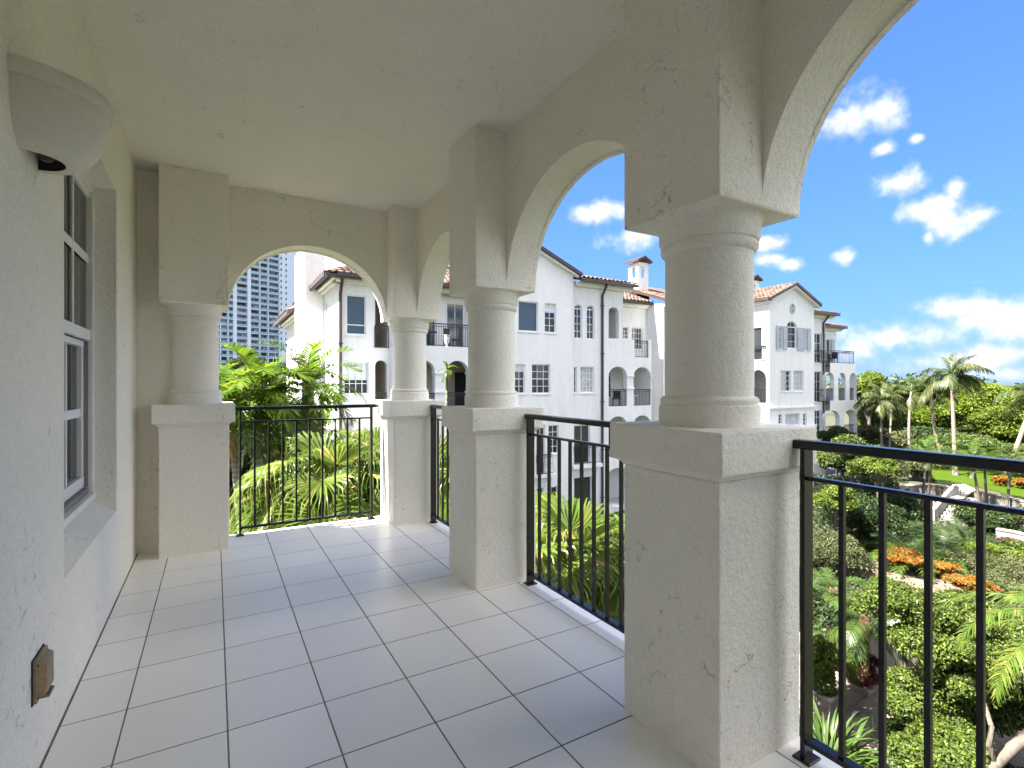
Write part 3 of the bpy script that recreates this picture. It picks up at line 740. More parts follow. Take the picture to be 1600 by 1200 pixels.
# ---- C: gabled bay
C_ = A_
w = {}
w['c1'] = C_.rect(810, 841, 471, 518); w['c2'] = C_.rect(851, 869, 474, 520); w['c3'] = C_.rect(804, 820.5, 569, 615); w['c4'] = C_.rect(831, 860, 569, 615)
w['c5'] = C_.rect(857, 873, 664, 709); w['c6'] = C_.rect(838, 852, 664, 742); w['c7'] = C_.rect(839, 850, 762, 806); w['c8'] = C_.rect(861, 872, 760, 806)
wall(B, C_, 11.6, 18.06, GZ, 6.42, [H(x) for x in w.values()], gable=7.78)
window(B, C_, w['c1'], 1, 1, glass='blue_screen'); window(B, C_, w['c2'], 2, 4, blind=.3); window(B, C_, w['c3'], 2, 4, meet=2, blind=.22); window(B, C_, w['c4'], 3, 4, meet=2)
window(B, C_, w['c5'], 2, 4); window(B, C_, w['c6'], 2, 1, name='door'); window(B, C_, w['c7'], 1, 1, name='door'); window(B, C_, w['c8'], 1, 1, name='door', glass='far_metal')
r = w['c6']; rail(B, C_, r[0] - .1, r[1] + .35, r[2] + .05, r[2] + 1.15, n=-.16, bow=.28)
C_.box(MB(), r[0] - .2, r[1] + .5, -.35, -.002, r[2] - .12, r[2] + .03).build('balcony_ledge', 'white_stucco', B)
ap = (11.6 + 18.06) / 2
for sgn, e in ((-1, 11.2), (1, 18.5)):
    z_e = 6.42 - .42 * .45
    roof(B, (e, 23.8, z_e + .14), (e, 36.0, z_e + .14), (ap, 36.0, 7.94), (ap, 23.8, 7.94))
    mb = MB(); mb.prism([(e, 23.86, z_e - .14), (ap, 23.86, 7.62), (ap, 23.86, 7.76), (e, 23.86, z_e)], (0, .24, 0)); mb.build('cornice', 'white_stucco', B)
    mb = MB(); mb.prism([(e, 23.74, z_e + .0), (ap, 23.74, 7.78), (ap, 23.74, 7.98), (e, 23.74, z_e + .2)], (0, .13, 0)); mb.build('rake_board', 'brown_metal', B)
# ---- D: corner bay with loggias
D_ = PL('y', 24.3)
d = {}
d['d1'] = D_.rect(897.5, 909.5, 475.5, 529); d['d2'] = D_.rect(917, 929, 477, 530)
d['d3'] = D_.rect(896.8, 901.5, 573, 614); d['d4'] = D_.rect(907, 928, 573, 614); d['d5'] = D_.rect(897, 922, 664, 725); d['d6'] = D_.rect(897, 925, 745, 800)
oN = D_.rect(951, 967, 480, 529)
o2a = D_.rect(951, 980, 574, 637); o2b = D_.rect(990, 1017, 574, 637)
z2 = L2 + .02; o2a = (o2a[0], o2a[1], z2, 1.08); o2b = (o2b[0], o2b[1], z2, 1.08)
o3a = (o2a[0], o2a[1], L3 + .02, L3 + 2.5); o3b = (o2b[0], o2b[1], L3 + .02, L3 + 2.5)
o4a = (o2a[0], o2a[1], L4 + .02, L4 + 2.4); o4b = (o2b[0], o2b[1], L4 + .02, L4 + 2.4)
arcs = [H(d['d1'], .25), H(d['d2'], .25)]
wall(B, D_, 18.06, 22.05, L1, 6.05, arcs + [H(oN, .33, .3)])
wall(B, D_, 18.06, 24.5, GZ, L1, [H(d[k]) for k in ('d3', 'd4', 'd5', 'd6')] + [H(o, .6, .34) for o in (o2a, o2b, o3a, o3b)] + [H(o, .3, .34) for o in (o4a, o4b)])
wall(B, PL('x', 24.5), 24.3, 26.5, GZ, L1, [], name='return_wall')
for k, c, q, a in (('d1', 2, 4, .25), ('d2', 2, 4, .25), ('d3', 1, 4, 0), ('d4', 4, 4, 0), ('d5', 2, 1, 0), ('d6', 2, 1, 0)):
    window(B, D_, d[k], c, q, a, glass='curtain' if k == 'd4' else 'glass')
r = d['d5']; rail(B, D_, r[0] - .15, r[1] + .5, r[2] + .03, r[2] + 1.1, n=-.16, bow=.26); D_.box(MB(), r[0] - .3, r[1] + .65, -.4, -.002, r[2] - .2, r[2]).build('balcony_ledge', 'white_stucco', B)
downspout(B, D_, 20.35, 6.0, GZ)
loggia(B, D_, oN[0] - .3, 22.0, L1, 5.2, 1.6, .3, 'white_stucco')
for z in (L2, L3, L4): loggia(B, D_, o2a[0] - .2, 24.45, z, z + 2.8, 2.1, .34, 'white_stucco')
dk = PL('y', 26.38)
for a in (22.0, 23.9): window(B, dk, (a, a + .85, L2 + .5, L2 + 2.3), 2, 3, .35, n=-.05)
for a in (21.9, 23.8): window(B, dk, (a, a + 1.0, L3 + .1, L3 + 2.2), 1, 1, n=-.05, glass='glass')
for o in (o2a, o2b, o3a, o3b): rail(B, D_, o[0], o[1], o[2] - .02, o[2] + 1.05, n=.12, step=.13)
for z in (L2, L3):
    for a, b in ((o2a[1], o2b[0]), (o2b[1], 24.5)): D_.box(MB(), a - .05, b + .05, -.06, .36, z + 1.86, z + 1.95).build('pier_capital', 'white_stucco', B); D_.box(MB(), a - .06, b + .06, -.06, .36, z + 1.08, z + 1.16).build('pedestal_cap', 'white_stucco', B)
# balcony parapet on top of the loggias
D_.box(MB(), 22.05, 23.02, 0, .2, L1, L1 + 1.1).build('parapet', 'white_stucco', B); D_.box(MB(), 24.24, 24.5, 0, .2, L1, L1 + 1.15).build('parapet', 'white_stucco', B)
rail(B, D_, 23.02, 24.24, L1, L1 + 1.08, n=.1, step=.13); MB().box(22.06, 24.48, 24.52, 26.48, L1 - .1, L1 + .01).build('terrace_floor', 'concrete', B)
wall(B, PL('x', 22.05), 24.3, 26.5, L1, 6.05, [], name='return_wall')
eave(B, D_, 18.3, 22.6, 6.05, -.6)
roof(B, (18.3, 23.6, 6.12), (22.7, 23.6, 6.12), (22.7, 29.0, 7.6), (18.3, 29.0, 7.6))
# ---- E: recess, F0: link, F: gabled pavilion, G, H
E_ = PL('y', 26.5)
e1 = E_.rect(972, 982, 511, 530); e2 = E_.rect(987, 1004, 512, 546)
wall(B, E_, 22.05, 26.3, L1 - .1, 5.5, [H(e1), H(e2)]); wall(B, E_, 24.5, 26.3, GZ, L1 - .1, [])
window(B, E_, e1, 2, 3); window(B, E_, e2, 4, 4)
eave(B, E_, 22.1, 26.25, 5.55, -.5); roof(B, (22.1, 25.9, 5.6), (26.3, 25.9, 5.6), (26.3, 30, 7.2), (22.1, 30, 7.2))
wall(B, PL('x', 26.3), 25.0, 26.5, GZ, 5.5, [], name='return_wall')
F0 = PL('y', 25.0); wall(B, F0, 26.3, 34.0, GZ, 5.5, [H((28, 29.2, 2.2, 4.2)), H((30.5, 31.7, 2.2, 4.2)), H((28, 29.2, -.9, .9)), H((30.5, 31.7, -.9, .9))])
for r in ((28, 29.2, 2.2, 4.2), (30.5, 31.7, 2.2, 4.2), (28, 29.2, -.9, .9), (30.5, 31.7, -.9, .9)): window(B, F0, r, 3, 4)
eave(B, F0, 26.3, 34.0, 5.55, -.5); roof(B, (26.1, 24.4, 5.6), (34.3, 24.4, 5.6), (34.3, 30, 7.6), (26.1, 30, 7.6))
def chimney(x, y, w, zb, zt):
    mb = MB(); pa, pb = PL('y', y), PL('x', x)
    for pl_, a, flip in ((PL('y', y), x, 0), (PL('y', y + w), x, 1), (PL('x', x), y, 0), (PL('x', x + w), y, 1)):
        wall(None, pl_, a, a + w, zb, zt - .35, [dict(s0=a + .27 * w, s1=a + .73 * w, z0=zt - 1.45, z1=zt - .6, arch=.23 * w, d=.14 * (-1 if flip else 1))], build=False, mb=mb)
    c = mb.build('chimney', 'white_stucco', B)
    MB().box(x - .06, x + w + .06, y - .06, y + w + .06, zb - .05, zb + .25).build('flashing', 'brown_metal', c)
    MB().box(x + .02, x + w - .02, y + .02, y + w - .02, zt - 1.56, zt - 1.47).build('chimney_shelf', 'white_stucco', c)
    cap = MB(); h = w / 2 + .22; cx, cyy = x + w / 2, y + w / 2
    cap.prism([(cx - h, cyy - h, zt - .36), (cx, cyy - h, zt - .02), (cx + h, cyy - h, zt - .36), (cx + h, cyy - h, zt - .22), (cx, cyy - h, zt + .13), (cx - h, cyy - h, zt - .22)], (0, 2 * h, 0))
    cap.build('chimney_cap', 'brown_metal', c)
    return c
chimney(26.4, 27.5, 1.0, 6.2, 9.15); chimney(38.6, 27.0, 1.0, 6.0, 9.0)
Fx = PL('x', 34.0); F_ = PL('y', 22.4)
fo = [(22.95, 23.9, L1 + .02, 4.1), (22.62, 23.95, L2 + .02, 1.05)]
wall(B, Fx, 22.4, 25.0, GZ, 6.0, [H(fo[0]), H(fo[1], .66, .3)], name='side_wall')
window(B, Fx, fo[0], 1, 1, name='door'); rail(B, Fx, 22.6, 24.2, L1, L1 + 1.05, n=-.05); rail(B, Fx, 22.6, 23.95, L2, L2 + 1.05, n=.1)
loggia(B, Fx, 22.45, 24.9, L2, 1.3, 2.0, .3, 'curtain')
f = {}
f['w'] = F_.rect(1229.6, 1244.7, 502, 544.5); f['s1'] = F_.rect(1217, 1222.5, 509.5, 546); f['s2'] = F_.rect(1256, 1260.5, 513, 548)
f['r1'] = F_.rect(1220, 1235.5, 579, 611.5); f['r2'] = F_.rect(1240, 1255.5, 579, 611.5)
f['t1'] = F_.rect(1216.5, 1222.5, 647, 663); f['t2'] = F_.rect(1227, 1249.5, 646, 665); f['t3'] = F_.rect(1255, 1260.5, 646, 665); f['ta'] = F_.rect(1186, 1199, 648, 662)
f['q1'] = (35.6, 37.0, -7.2, -5.4); f['q2'] = (37.6, 38.8, -7.2, -5.4)
wall(B, F_, 34.0, 39.55, GZ, 6.05, [H(f['w'], .42)] + [H(f[k]) for k in f if k not in ('w', 'ta')], gable=7.2)
window(B, F_, f['w'], 1, 3, .42, glass='glass'); window(B, F_, f['s1'], 1, 4); window(B, F_, f['s2'], 1, 4)
window(B, F_, f['r1'], 3, 4); window(B, F_, f['r2'], 3, 4, glass='curtain'); window(B, F_, f['t1'], 1, 3); window(B, F_, f['t2'], 2, 1, glass='curtain'); window(B, F_, f['t3'], 1, 3)
window(B, F_, f['q1'], 2, 3); window(B, F_, f['q2'], 2, 3)
s1, s2, sw = f['s1'], f['s2'], f['w']
shutter(B, F_, s1[0] - .36, .34, s1[2], s1[3]); shutter(B, F_, s1[1] + .02, sw[0] - s1[1] - .06, s1[2], s1[3]); shutter(B, F_, sw[1] + .02, s2[0] - sw[1] - .06, s2[2], s2[3]); shutter(B, F_, s2[1] + .02, .42, s2[2], s2[3])
vs, vz = F_.px(1238, 482)
ring = MB(); n = 20
for k in range(n):
    a0, a1 = 2 * math.pi * k / n, 2 * math.pi * (k + 1) / n
    P = lambda a, r: F_(vs + r * math.cos(a), -.05, vz + r * 1.15 * math.sin(a))
    ring.prism([P(a0, .24), P(a1, .24), P(a1, .32), P(a0, .32)], (0, .06, 0))
vt = ring.build('gable_vent', 'shutter', B)
vd = MB(); vd.add([F_(vs + .25 * math.cos(2 * math.pi * k / n), -.006, vz + .285 * math.sin(2 * math.pi * k / n)) for k in range(n)], [tuple(range(n))]); vd.build('vent_opening', 'far_metal', vt)
sl_ = MB()
for dz in (-.17, -.085, 0, .085, .17):
    h = .24 * math.sqrt(max(0, 1 - (dz / .28) ** 2)); F_.box(sl_, vs - h, vs + h, -.045, -.01, vz + dz - .02, vz + dz + .012)
sl_.build('slats', 'white_frame', vt)
F_.box(MB(), 33.9, 39.65, -.12, .0, -1.78, -1.66).build('string_course', 'white_stucco', B)
F_.box(MB(), 33.9, 39.65, -.18, .0, -3.22, -3.10).build('string_course', 'white_stucco', B)
apF = (34.0 + 39.55) / 2
for e in (33.6, 39.95):
    z_e = 6.05 - .4 * .41
    roof(B, (e, 22.05, z_e + .14), (e, 32.0, z_e + .14), (apF, 32.0, 7.38), (apF, 22.05, 7.38))
    mb = MB(); mb.prism([(e, 22.1, z_e - .12), (apF, 22.1, 7.06), (apF, 22.1, 7.2), (e, 22.1, z_e + .02)], (0, .298, 0)); mb.build('cornice', 'white_stucco', B)
    mb = MB(); mb.prism([(e, 22.0, z_e), (apF, 22.0, 7.22), (apF, 22.0, 7.42), (e, 22.0, z_e + .2)], (0, .095, 0)); mb.build('rake_board', 'brown_metal', B)
eave(B, Fx, 22.1, 25.0, 6.0, -.40)
G_ = PL('y', 23.9)
g1 = G_.rect(1272.5, 1283.5, 521, 567); g2 = G_.rect(1272.5, 1283.5, 580, 628); g3 = G_.rect(1273, 1283, 641, 674)
wall(B, G_, 39.55, 43.8, GZ, 5.7, [H(g1), H(g2), H(g3)])
wall(B, PL('x', 39.55), 22.4, 23.9, GZ, 6.05, [], name='return_wall')
for g in (g1, g2, g3): window(B, G_, g, 2, 3); shutter(B, G_, g[1] - .02, .5, g[2], g[3]); 
rail(B, G_, g1[0], g1[1] + .3, g1[2], g1[2] + 1.05, n=-.15, bow=.25); rail(B, G_, g2[0], g2[1] + .3, g2[2], g2[2] + 1.05, n=-.15, bow=.25)
downspout(B, G_, 43.45, 5.65, GZ)
eave(B, G_, 39.9, 44.6, 5.7, -.6); roof(B, (39.8, 23.2, 5.75), (44.8, 23.2, 5.75), (44.8, 30, 7.6), (39.8, 30, 7.6))
H_ = PL('y', 23.5)
ha = [H_.rect(u0, u1, 582, 628) for u0, u1 in ((1290.5, 1303.5), (1310, 1321.6), (1327.5, 1338.5))]
ha = [(a, b, L2 + .02, .95) for a, b, _, _ in ha]; hb = [H_.rect(u0, u1, 640, 672) for u0, u1 in ((1290, 1312), (1318.5, 1339))]; hb = [(a, b, L3 + .02, L3 + 2.3) for a, b, _, _ in hb]
hc = [(a, b, L4 + .02, L4 + 2.3) for a, b, _, _ in hb]
XH = 47.7
wall(B, H_, 43.8, XH, GZ, L1 + .05, [H(r, (r[1] - r[0]) / 2, .35) for r in ha] + [H(r, .62, .35) for r in hb + hc])
sd = PL('x', XH); 
wall(B, sd, 23.5, 27.0, GZ, L1 + .05, [H((24.0, 26.4, L2 + 1.0, .9), .6, .3), H((24.0, 26.4, L3 + .02, L3 + 2.3), .8, .3), H((24.0, 26.4, L4 + .02, L4 + 2.3), .8, .3)], name='side_wall')
for z in (L2, L3, L4): MB().box(43.82, XH - .03, 23.53, 26.98, z - .3, z).build('balcony_floor', 'concrete', B)
wall(B, PL('y', 26.9), 43.8, 44.6, GZ, L1, [], mat='white_stucco', name='back_wall'); 
for r in ha: rail(B, H_, r[0], r[1], r[2], r[2] + 1.02, n=.15)
for r in hb: rail(B, H_, r[0], r[1], r[2], r[2] + 1.02, n=.15)
MB().box(43.82, XH - .03, 23.53, 26.98, L1 - .15, L1 + .04).build('terrace_floor', 'concrete', B)
rail(B, H_, 44.0, XH - .1, L1 + .05, L1 + 1.1, n=.08, step=.2); rail(B, sd, 23.6, 27.0, L1 + .05, L1 + 1.1, n=-.08, step=.3)
Hb = PL('y', 25.0); hw = (45.9, 46.7, L1 + .05, 3.9)
wall(B, Hb, 43.8, 47.6, L1, 4.9, [H(hw)]); window(B, Hb, hw, 2, 1, name='door'); shutter(B, Hb, 45.4, .46, hw[2] + .1, hw[3]); shutter(B, Hb, 46.74, .5, hw[2] + .1, hw[3])
wall(B, PL('x', 47.6), 25.0, 30.0, L1, 4.9, [], name='side_wall'); wall(B, PL('x', 43.8), 23.9, 25.0, L1, 5.7, [], name='return_wall')
eave(B, Hb, 43.9, 48.1, 4.95, -.5); roof(B, (43.9, 24.4, 5.0), (48.3, 24.4, 5.0), (48.3, 30, 6.6), (43.9, 30, 6.6))
wall(B, PL('y', 37.5), 4.3, 43.8, GZ, 4.7, [], name='rear_wall')

# furniture on its balconies
def chair(loc, rz, label, group):
    t = thing('patio_chair', loc, label, 'chair', group); m = MB()
    for x in (-.22, .22):
        for y in (-.22, .22): m.box(x - .02, x + .02, y - .02, y + .02, 0, .44 if y < 0 else .95)
    o = link_mesh('legs', m.mesh('legs', 'far_metal'), None, t); link_mesh('seat', MB().box(-.25, .25, -.25, .25, .42, .48).mesh('seat', 'dark_fabric'), None, t)
    link_mesh('backrest', MB().box(-.24, .24, .19, .24, .5, .98).mesh('backrest', 'dark_fabric'), None, t); t.rotation_euler = (0, 0, rz)
def table(loc, label, r=.5):
    t = thing('patio_table', loc, label, 'table')
    link_mesh('table_top', MB().lathe([(r, .70), (r, .74)], 0, 0, 20).mesh('table_top', 'far_metal'), None, t)
    link_mesh('pedestal', MB().lathe([(.25, 0), (.05, .06), (.05, .7)], 0, 0, 12).mesh('pedestal', 'far_metal'), None, t)
def urn(loc, label, s=1.0):
    t = thing('urn', loc, label, 'urn')
    link_mesh('body', MB().lathe([(.10*s, 0), (.13*s, .04), (.07*s, .12*s), (.16*s, .4*s), (.19*s, .62*s), (.15*s, .74*s), (.18*s, .8*s)], 0, 0, 16).mesh('body', 'ceramic', smooth=50), None, t)
    link_mesh('rim', MB().lathe([(.15*s, .78*s), (.2*s, .8*s), (.2*s, .84*s), (.14*s, .84*s)], 0, 0, 16).mesh('rim', 'ceramic', smooth=50), None, t)
zt = L1 + .021
table((8.6, 23.0, zt), "black round table on the roof terrace seen behind the far column", .55)
chair((9.9, 23.1, zt), .6, "black patio chair beside the white urn on the roof terrace", 'terrace chairs'); chair((10.3, 23.3, zt), -1.9, "black patio chair at the right end of the roof terrace table", 'terrace chairs')
urn((8.05, 22.5, zt), "pale urn under the dark table on the roof terrace", .95); urn((9.45, 22.45, zt), "smaller pale urn before the black terrace chairs", .7)
zt = L1 + .041
table((45.0, 24.2, zt), "dark table on the farthest right balcony terrace", .45)
chair((44.5, 24.3, zt), 1.5, "dark chair left of the table on the farthest terrace", 'far terrace chairs'); chair((45.7, 24.25, zt), -1.6, "dark chair right of the table on the farthest terrace", 'far terrace chairs')
chair((22.3, 25.2, L2), 2.6, "dark chair in the left arch of the middle loggia balcony", 'loggia chairs')
t = thing('stool', (23.55, 24.9, L2), "white stool in the right arch of the middle loggia balcony", 'stool')
MB().box(23.35, 23.75, 24.7, 25.1, L2 + .62, L2 + .68).build('seat', 'white_frame', t)
for x in (23.38, 23.72):
    for y in (24.73, 25.07): MB().box(x - .02, x + .02, y - .02, y + .02, L2, L2 + .62).build('leg', 'white_frame', t)
# ================================================================== FAR TOWER
def build_tower():
    E = Vector((0.918, 0.395, 0)).normalized(); Nn = Vector((E.y, -E.x, 0))     # facade direction, outward normal (towards the viewer)
    D0 = 262.0
    P0 = at_d(400, 600, D0); P0.z = 0
    def hit(u):           # distance along the facade of the pixel column u
        r = ray(u, 600); r.z = 0
        # P0 + s E = k r
        A = np.array([[E.x, -r.x], [E.y, -r.y]]); s, k = np.linalg.solve(A, [-P0.x, -P0.y]); return s
    T = thing('apartment_tower', (P0.x, P0.y, -8), "tall pale blue white apartment tower seen through the far arch", 'building')
    T.rotation_euler = (0, 0, math.atan2(E.y, E.x))
    # local axes: x along facade, y away from the viewer, z up
    edges = [hit(u) for u in (318, 343.5, 355.5, 366.5, 388.5, 405, 418, 435.5, 449)]; xr = hit(463)
    st = 3.05; nf = 34; z0 = 0.0; zt = z0 + st * nf
    x0 = edges[0] - 12
    def tb(name, mb, mat, kind=None, smooth=None): return link_mesh(name, mb.mesh(name, mat, smooth=smooth), None, T, kind=kind)
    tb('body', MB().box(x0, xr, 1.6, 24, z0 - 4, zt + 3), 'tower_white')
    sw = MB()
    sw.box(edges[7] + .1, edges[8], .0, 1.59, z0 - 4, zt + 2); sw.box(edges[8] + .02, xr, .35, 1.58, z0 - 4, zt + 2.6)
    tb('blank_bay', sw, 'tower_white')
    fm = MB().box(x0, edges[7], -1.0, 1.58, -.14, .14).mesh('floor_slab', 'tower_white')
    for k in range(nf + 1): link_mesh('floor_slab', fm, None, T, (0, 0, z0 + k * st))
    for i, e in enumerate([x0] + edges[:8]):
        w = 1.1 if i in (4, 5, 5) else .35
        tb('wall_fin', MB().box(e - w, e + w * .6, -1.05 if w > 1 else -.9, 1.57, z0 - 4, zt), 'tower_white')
    gl, mu, rl, dk = MB(), MB(), MB(), MB(); rng = random.Random(5)
    bays = list(zip([x0] + edges[:7], edges[:8]))
    for k in range(nf):
        z = z0 + k * st
        for (a, b) in bays:
            gl.box(a, b, 1.45, 1.55, z + .14, z + st - .14)
            n = max(2, int((b - a) / 1.35))
            style = rng.random()
            for q in range(n + 1):
                x = a + (b - a) * q / n; mu.box(x - .10, x + .10, 1.30, 1.44, z + .14, z + st - .5)
            mu.box(a, b, 1.32, 1.43, z + st - .55, z + st - .14)
            if style < .55:
                q = rng.randrange(n); mu.box(a + (b - a) * (q + .1) / n, a + (b - a) * (q + .9) / n, 1.36, 1.44, z + .14, z + st - .5)
            if style > .86: dk.box(a + .4, b - .4, 1.0, 1.25, z + .9, z + st - .3)
            rl.box(a, b, -.92, -.86, z + .2, z + 1.15)
        for x in (edges[7] + (edges[8] - edges[7]) * .28, edges[7] + (edges[8] - edges[7]) * .85):
            gl.box(x - .35, x + .35, -.08, .3, z + .9, z + 2.2)
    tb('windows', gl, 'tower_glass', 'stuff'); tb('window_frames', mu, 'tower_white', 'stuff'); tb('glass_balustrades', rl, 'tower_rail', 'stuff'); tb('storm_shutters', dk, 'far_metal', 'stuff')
build_tower()
# ================================================================== GROUND
def sst(a, b, x):
    t = np.clip((np.asarray(x, float) - a) / (b - a), 0, 1); return t * t * (3 - 2 * t)
def gz(X, Y):
    return -7.9 + 1.15 * sst(38.9, 41.2, X) * (1 - sst(20, 22, Y))
def build_ground():
    c = np.concatenate([[-4000, -2000, -900, -400, -200, -110, -70], np.arange(-50, 120, 1.5), [130, 160, 220, 320, 500, 900, 2000, 4000]])
    X, Y = np.meshgrid(c, c, indexing='ij'); Z = gz(X, Y)
    rng = np.random.RandomState(2)
    inner = (np.abs(X - 35) < 60) & (np.abs(Y - 20) < 60)
    n = len(c); V = np.stack([X, Y, Z], -1).reshape(-1, 3)
    i, j = np.meshgrid(np.arange(n - 1), np.arange(n - 1), indexing='ij'); a = (i * n + j).ravel()
    me = np_mesh('ground', V, np.stack([a, a + n, a + n + 1, a + 1], -1), smooth=True)
    tag(link_mesh('ground', me, 'ground'), kind='structure')
build_ground()
def patch(name, uv, dz, mat, flat=None, kind='structure'):
    """a sheet whose outline was read off the photograph, laid on the terrain"""
    P = []
    for (u, v) in uv:
        r = ray(u, v); z = -7.5
        for _ in range(30):
            p = r * (z / r.z); z = float(gz(p.x, p.y)) if flat is None else flat
        P.append((p.x, p.y, z + dz))
    m = MB(); m.add(P, [tuple(range(len(P)))]); o = m.build(name, mat); tag(o, kind=kind); return o, P
LZ = -6.75
patch('lawn', [(1440, 728), (1520, 722), (1640, 724), (1760, 740), (1690, 790), (1600, 779), (1560, 769), (1508, 757), (1450, 750)], .03, 'lawn', LZ)
patch('garden_path', [(1488, 757), (1508, 757.5), (1524, 766), (1506, 780), (1480, 780)], .045, 'path_stone', LZ)
patch('mulch_bed', [(1338, 878), (1400, 872), (1470, 890), (1520, 905), (1500, 930), (1400, 925), (1345, 905)], .03, 'mulch', -7.9)

# ------------------------------------------------------------------ garden walls and stairs
def gwall(name, uvtop, ztop, zbot, th, label, cat='wall', mat='garden_stucco'):
    P = [at_z(u, v, ztop) for u, v in uvtop]
    c = sum(P, Vector()) / len(P); t = None
    m = MB(); n = len(P); L = []
    for i, p in enumerate(P):
        d = (P[min(i + 1, n - 1)] - P[max(i - 1, 0)]); d.z = 0; d.normalize(); q = Vector((-d.y, d.x, 0))
        if q.dot(p) < 0: q = -q
        L.append((p, p + q * th))
    rings = [[(a.x, a.y, zbot), (b.x, b.y, zbot), (b.x, b.y, ztop - .06), (a.x, a.y, ztop - .06)] for a, b in L]
    t = thing(name, (c.x, c.y, zbot), label, cat)
    m.loft(rings); m.build('wall_body', mat, t)
    k = MB(); k.loft([[Vector((a.x, a.y, ztop - .06)) + (a - b).normalized() * .04 * Vector((1, 1, 0)), Vector((b.x, b.y, ztop - .06)) + (b - a).normalized() * .04, Vector((b.x, b.y, ztop)) + (b - a).normalized() * .04, Vector((a.x, a.y, ztop)) + (a - b).normalized() * .04] for a, b in L])
    k.build('coping', mat, t)
    return t
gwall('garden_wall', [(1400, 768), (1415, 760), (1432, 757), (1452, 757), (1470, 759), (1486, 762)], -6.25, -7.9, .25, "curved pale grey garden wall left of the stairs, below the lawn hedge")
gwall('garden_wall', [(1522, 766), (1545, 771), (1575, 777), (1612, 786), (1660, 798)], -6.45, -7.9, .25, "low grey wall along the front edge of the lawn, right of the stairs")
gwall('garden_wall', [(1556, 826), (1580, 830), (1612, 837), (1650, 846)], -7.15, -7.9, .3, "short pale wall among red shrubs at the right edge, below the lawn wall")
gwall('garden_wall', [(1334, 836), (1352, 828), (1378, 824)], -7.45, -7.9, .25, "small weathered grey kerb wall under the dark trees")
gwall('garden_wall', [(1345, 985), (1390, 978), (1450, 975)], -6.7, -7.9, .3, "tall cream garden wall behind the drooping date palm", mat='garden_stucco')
# stairs climbing to the lawn, with a sloping parapet and handrail
p0 = at_z(1483, 817, -7.9)
st = thing('garden_stairs', p0, "grey stone stairs climbing to the lawn beside a sloping white parapet", 'stairs')
for k in range(8):
    MB().box(p0.x + .33 * k, p0.x + .33 * k + .36, p0.y - .75, p0.y + .55, -7.95, -7.9 + .145 * (k + 1)).build('step', 'concrete', st, bevel=.012)
pm = MB(); ya, yb = p0.y + .57, p0.y + .80
pm.prism([(p0.x - .3, ya, -7.95), (p0.x + 3.0, ya, -7.95), (p0.x + 3.0, ya, -6.2), (p0.x + 2.3, ya, -6.2), (p0.x - .1, ya, -7.2), (p0.x - .3, ya, -7.2)], (0, yb - ya, 0))
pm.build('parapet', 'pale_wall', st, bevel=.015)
hr = MB(); hr.tube([(p0.x, ya - .12, -7.9), (p0.x, ya - .12, -7.0), (p0.x + 2.5, ya - .12, -5.95), (p0.x + 2.8, ya - .12, -5.95), (p0.x + 2.8, ya - .12, -6.8)], .022, 6)
hr.build('handrail', 'far_metal', st, smooth=40)

# ------------------------------------------------------------------ paved court at the lower right
def pave():
    rng = random.Random(4); base = MB()
    x0, x1, y0, y1 = 11.2, 18.2, 3.6, 9.6; z = -7.9
    base.box(x0, x1, y0, y1, z - .1, z + .012); bo = base.build('paved_court', 'mulch'); tag(bo, kind='structure')
    cache = {}; y = y0
    while y < y1 - .05:
        h = rng.choice((.28, .36, .46)); x = x0 + rng.uniform(-.2, 0)
        while x < x1 - .05:
            w = rng.choice((.34, .46, .6, .72))
            a, b = max(x, x0), min(x + w, x1); c = min(y + h, y1)
            if b - a > .08:
                key = (round(b - a, 2), round(c - y, 2))
                if key not in cache:
                    ww, hh = (b - a) / 2 - .007, (c - y) / 2 - .007
                    cache[key] = MB().loft([[(-ww, -hh, -.03), (ww, -hh, -.03), (ww, hh, -.03), (-ww, hh, -.03)], [(-ww, -hh, -.006), (ww, -hh, -.006), (ww, hh, -.006), (-ww, hh, -.006)], [(-ww + .006, -hh + .006, 0), (ww - .006, -hh + .006, 0), (ww - .006, hh - .006, 0), (-ww + .006, hh - .006, 0)]]).mesh('paving_stone', 'paving')
                link_mesh('paving_stone', cache[key], None, bo, ((a + b) / 2, (y + c) / 2, z + .026 + rng.uniform(-.004, .004)))
            x += w
        y += h
def paving_mat():
    m, t, bs = new_mat('paving'); oi = N(t, 'ShaderNodeObjectInfo'); p = pos(t)
    c = mixc(t, oi.outputs['Random'], (0.12, 0.094, 0.068), (0.21, 0.172, 0.128)); n = noise(t, p, 9, 5, .65)
    c = mixc(t, mapr(t, n, .35, .7, 0, .5), c, (0.09, 0.068, 0.05)); t.links.new(c, bs.inputs['Base Color']); bs.inputs['Roughness'].default_value = .85; bump(t, bs, n, .6, .01)
paving_mat(); pave()
def planter(u0, u1, v, d, label):
    a, b = at_d(u0, v, d), at_d(u1, v, d * .98); z1 = a.z; z0 = -7.9
    c = (a + b) / 2; t = thing('planter', (c.x, c.y, z0), label, 'planter')
    x0, x1 = min(a.x, b.x), max(a.x, b.x); y1 = max(a.y, b.y); y0 = y1 - .5
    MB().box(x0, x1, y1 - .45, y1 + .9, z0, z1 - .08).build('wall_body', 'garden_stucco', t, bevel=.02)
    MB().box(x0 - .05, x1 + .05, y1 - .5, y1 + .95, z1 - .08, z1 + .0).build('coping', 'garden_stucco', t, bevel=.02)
    MB().box(x0 + .15, x1 - .15, y1 - .3, y1 + .75, z1 - .02, z1 + .012).build('soil', 'mulch', t)
planter(1325, 1362, 1066, 13.3, "cream stucco planter box holding dark red plants in the paved court")
planter(1268, 1307, 1078, 12.6, "cream stucco planter box under the round green bush, nearest the post")
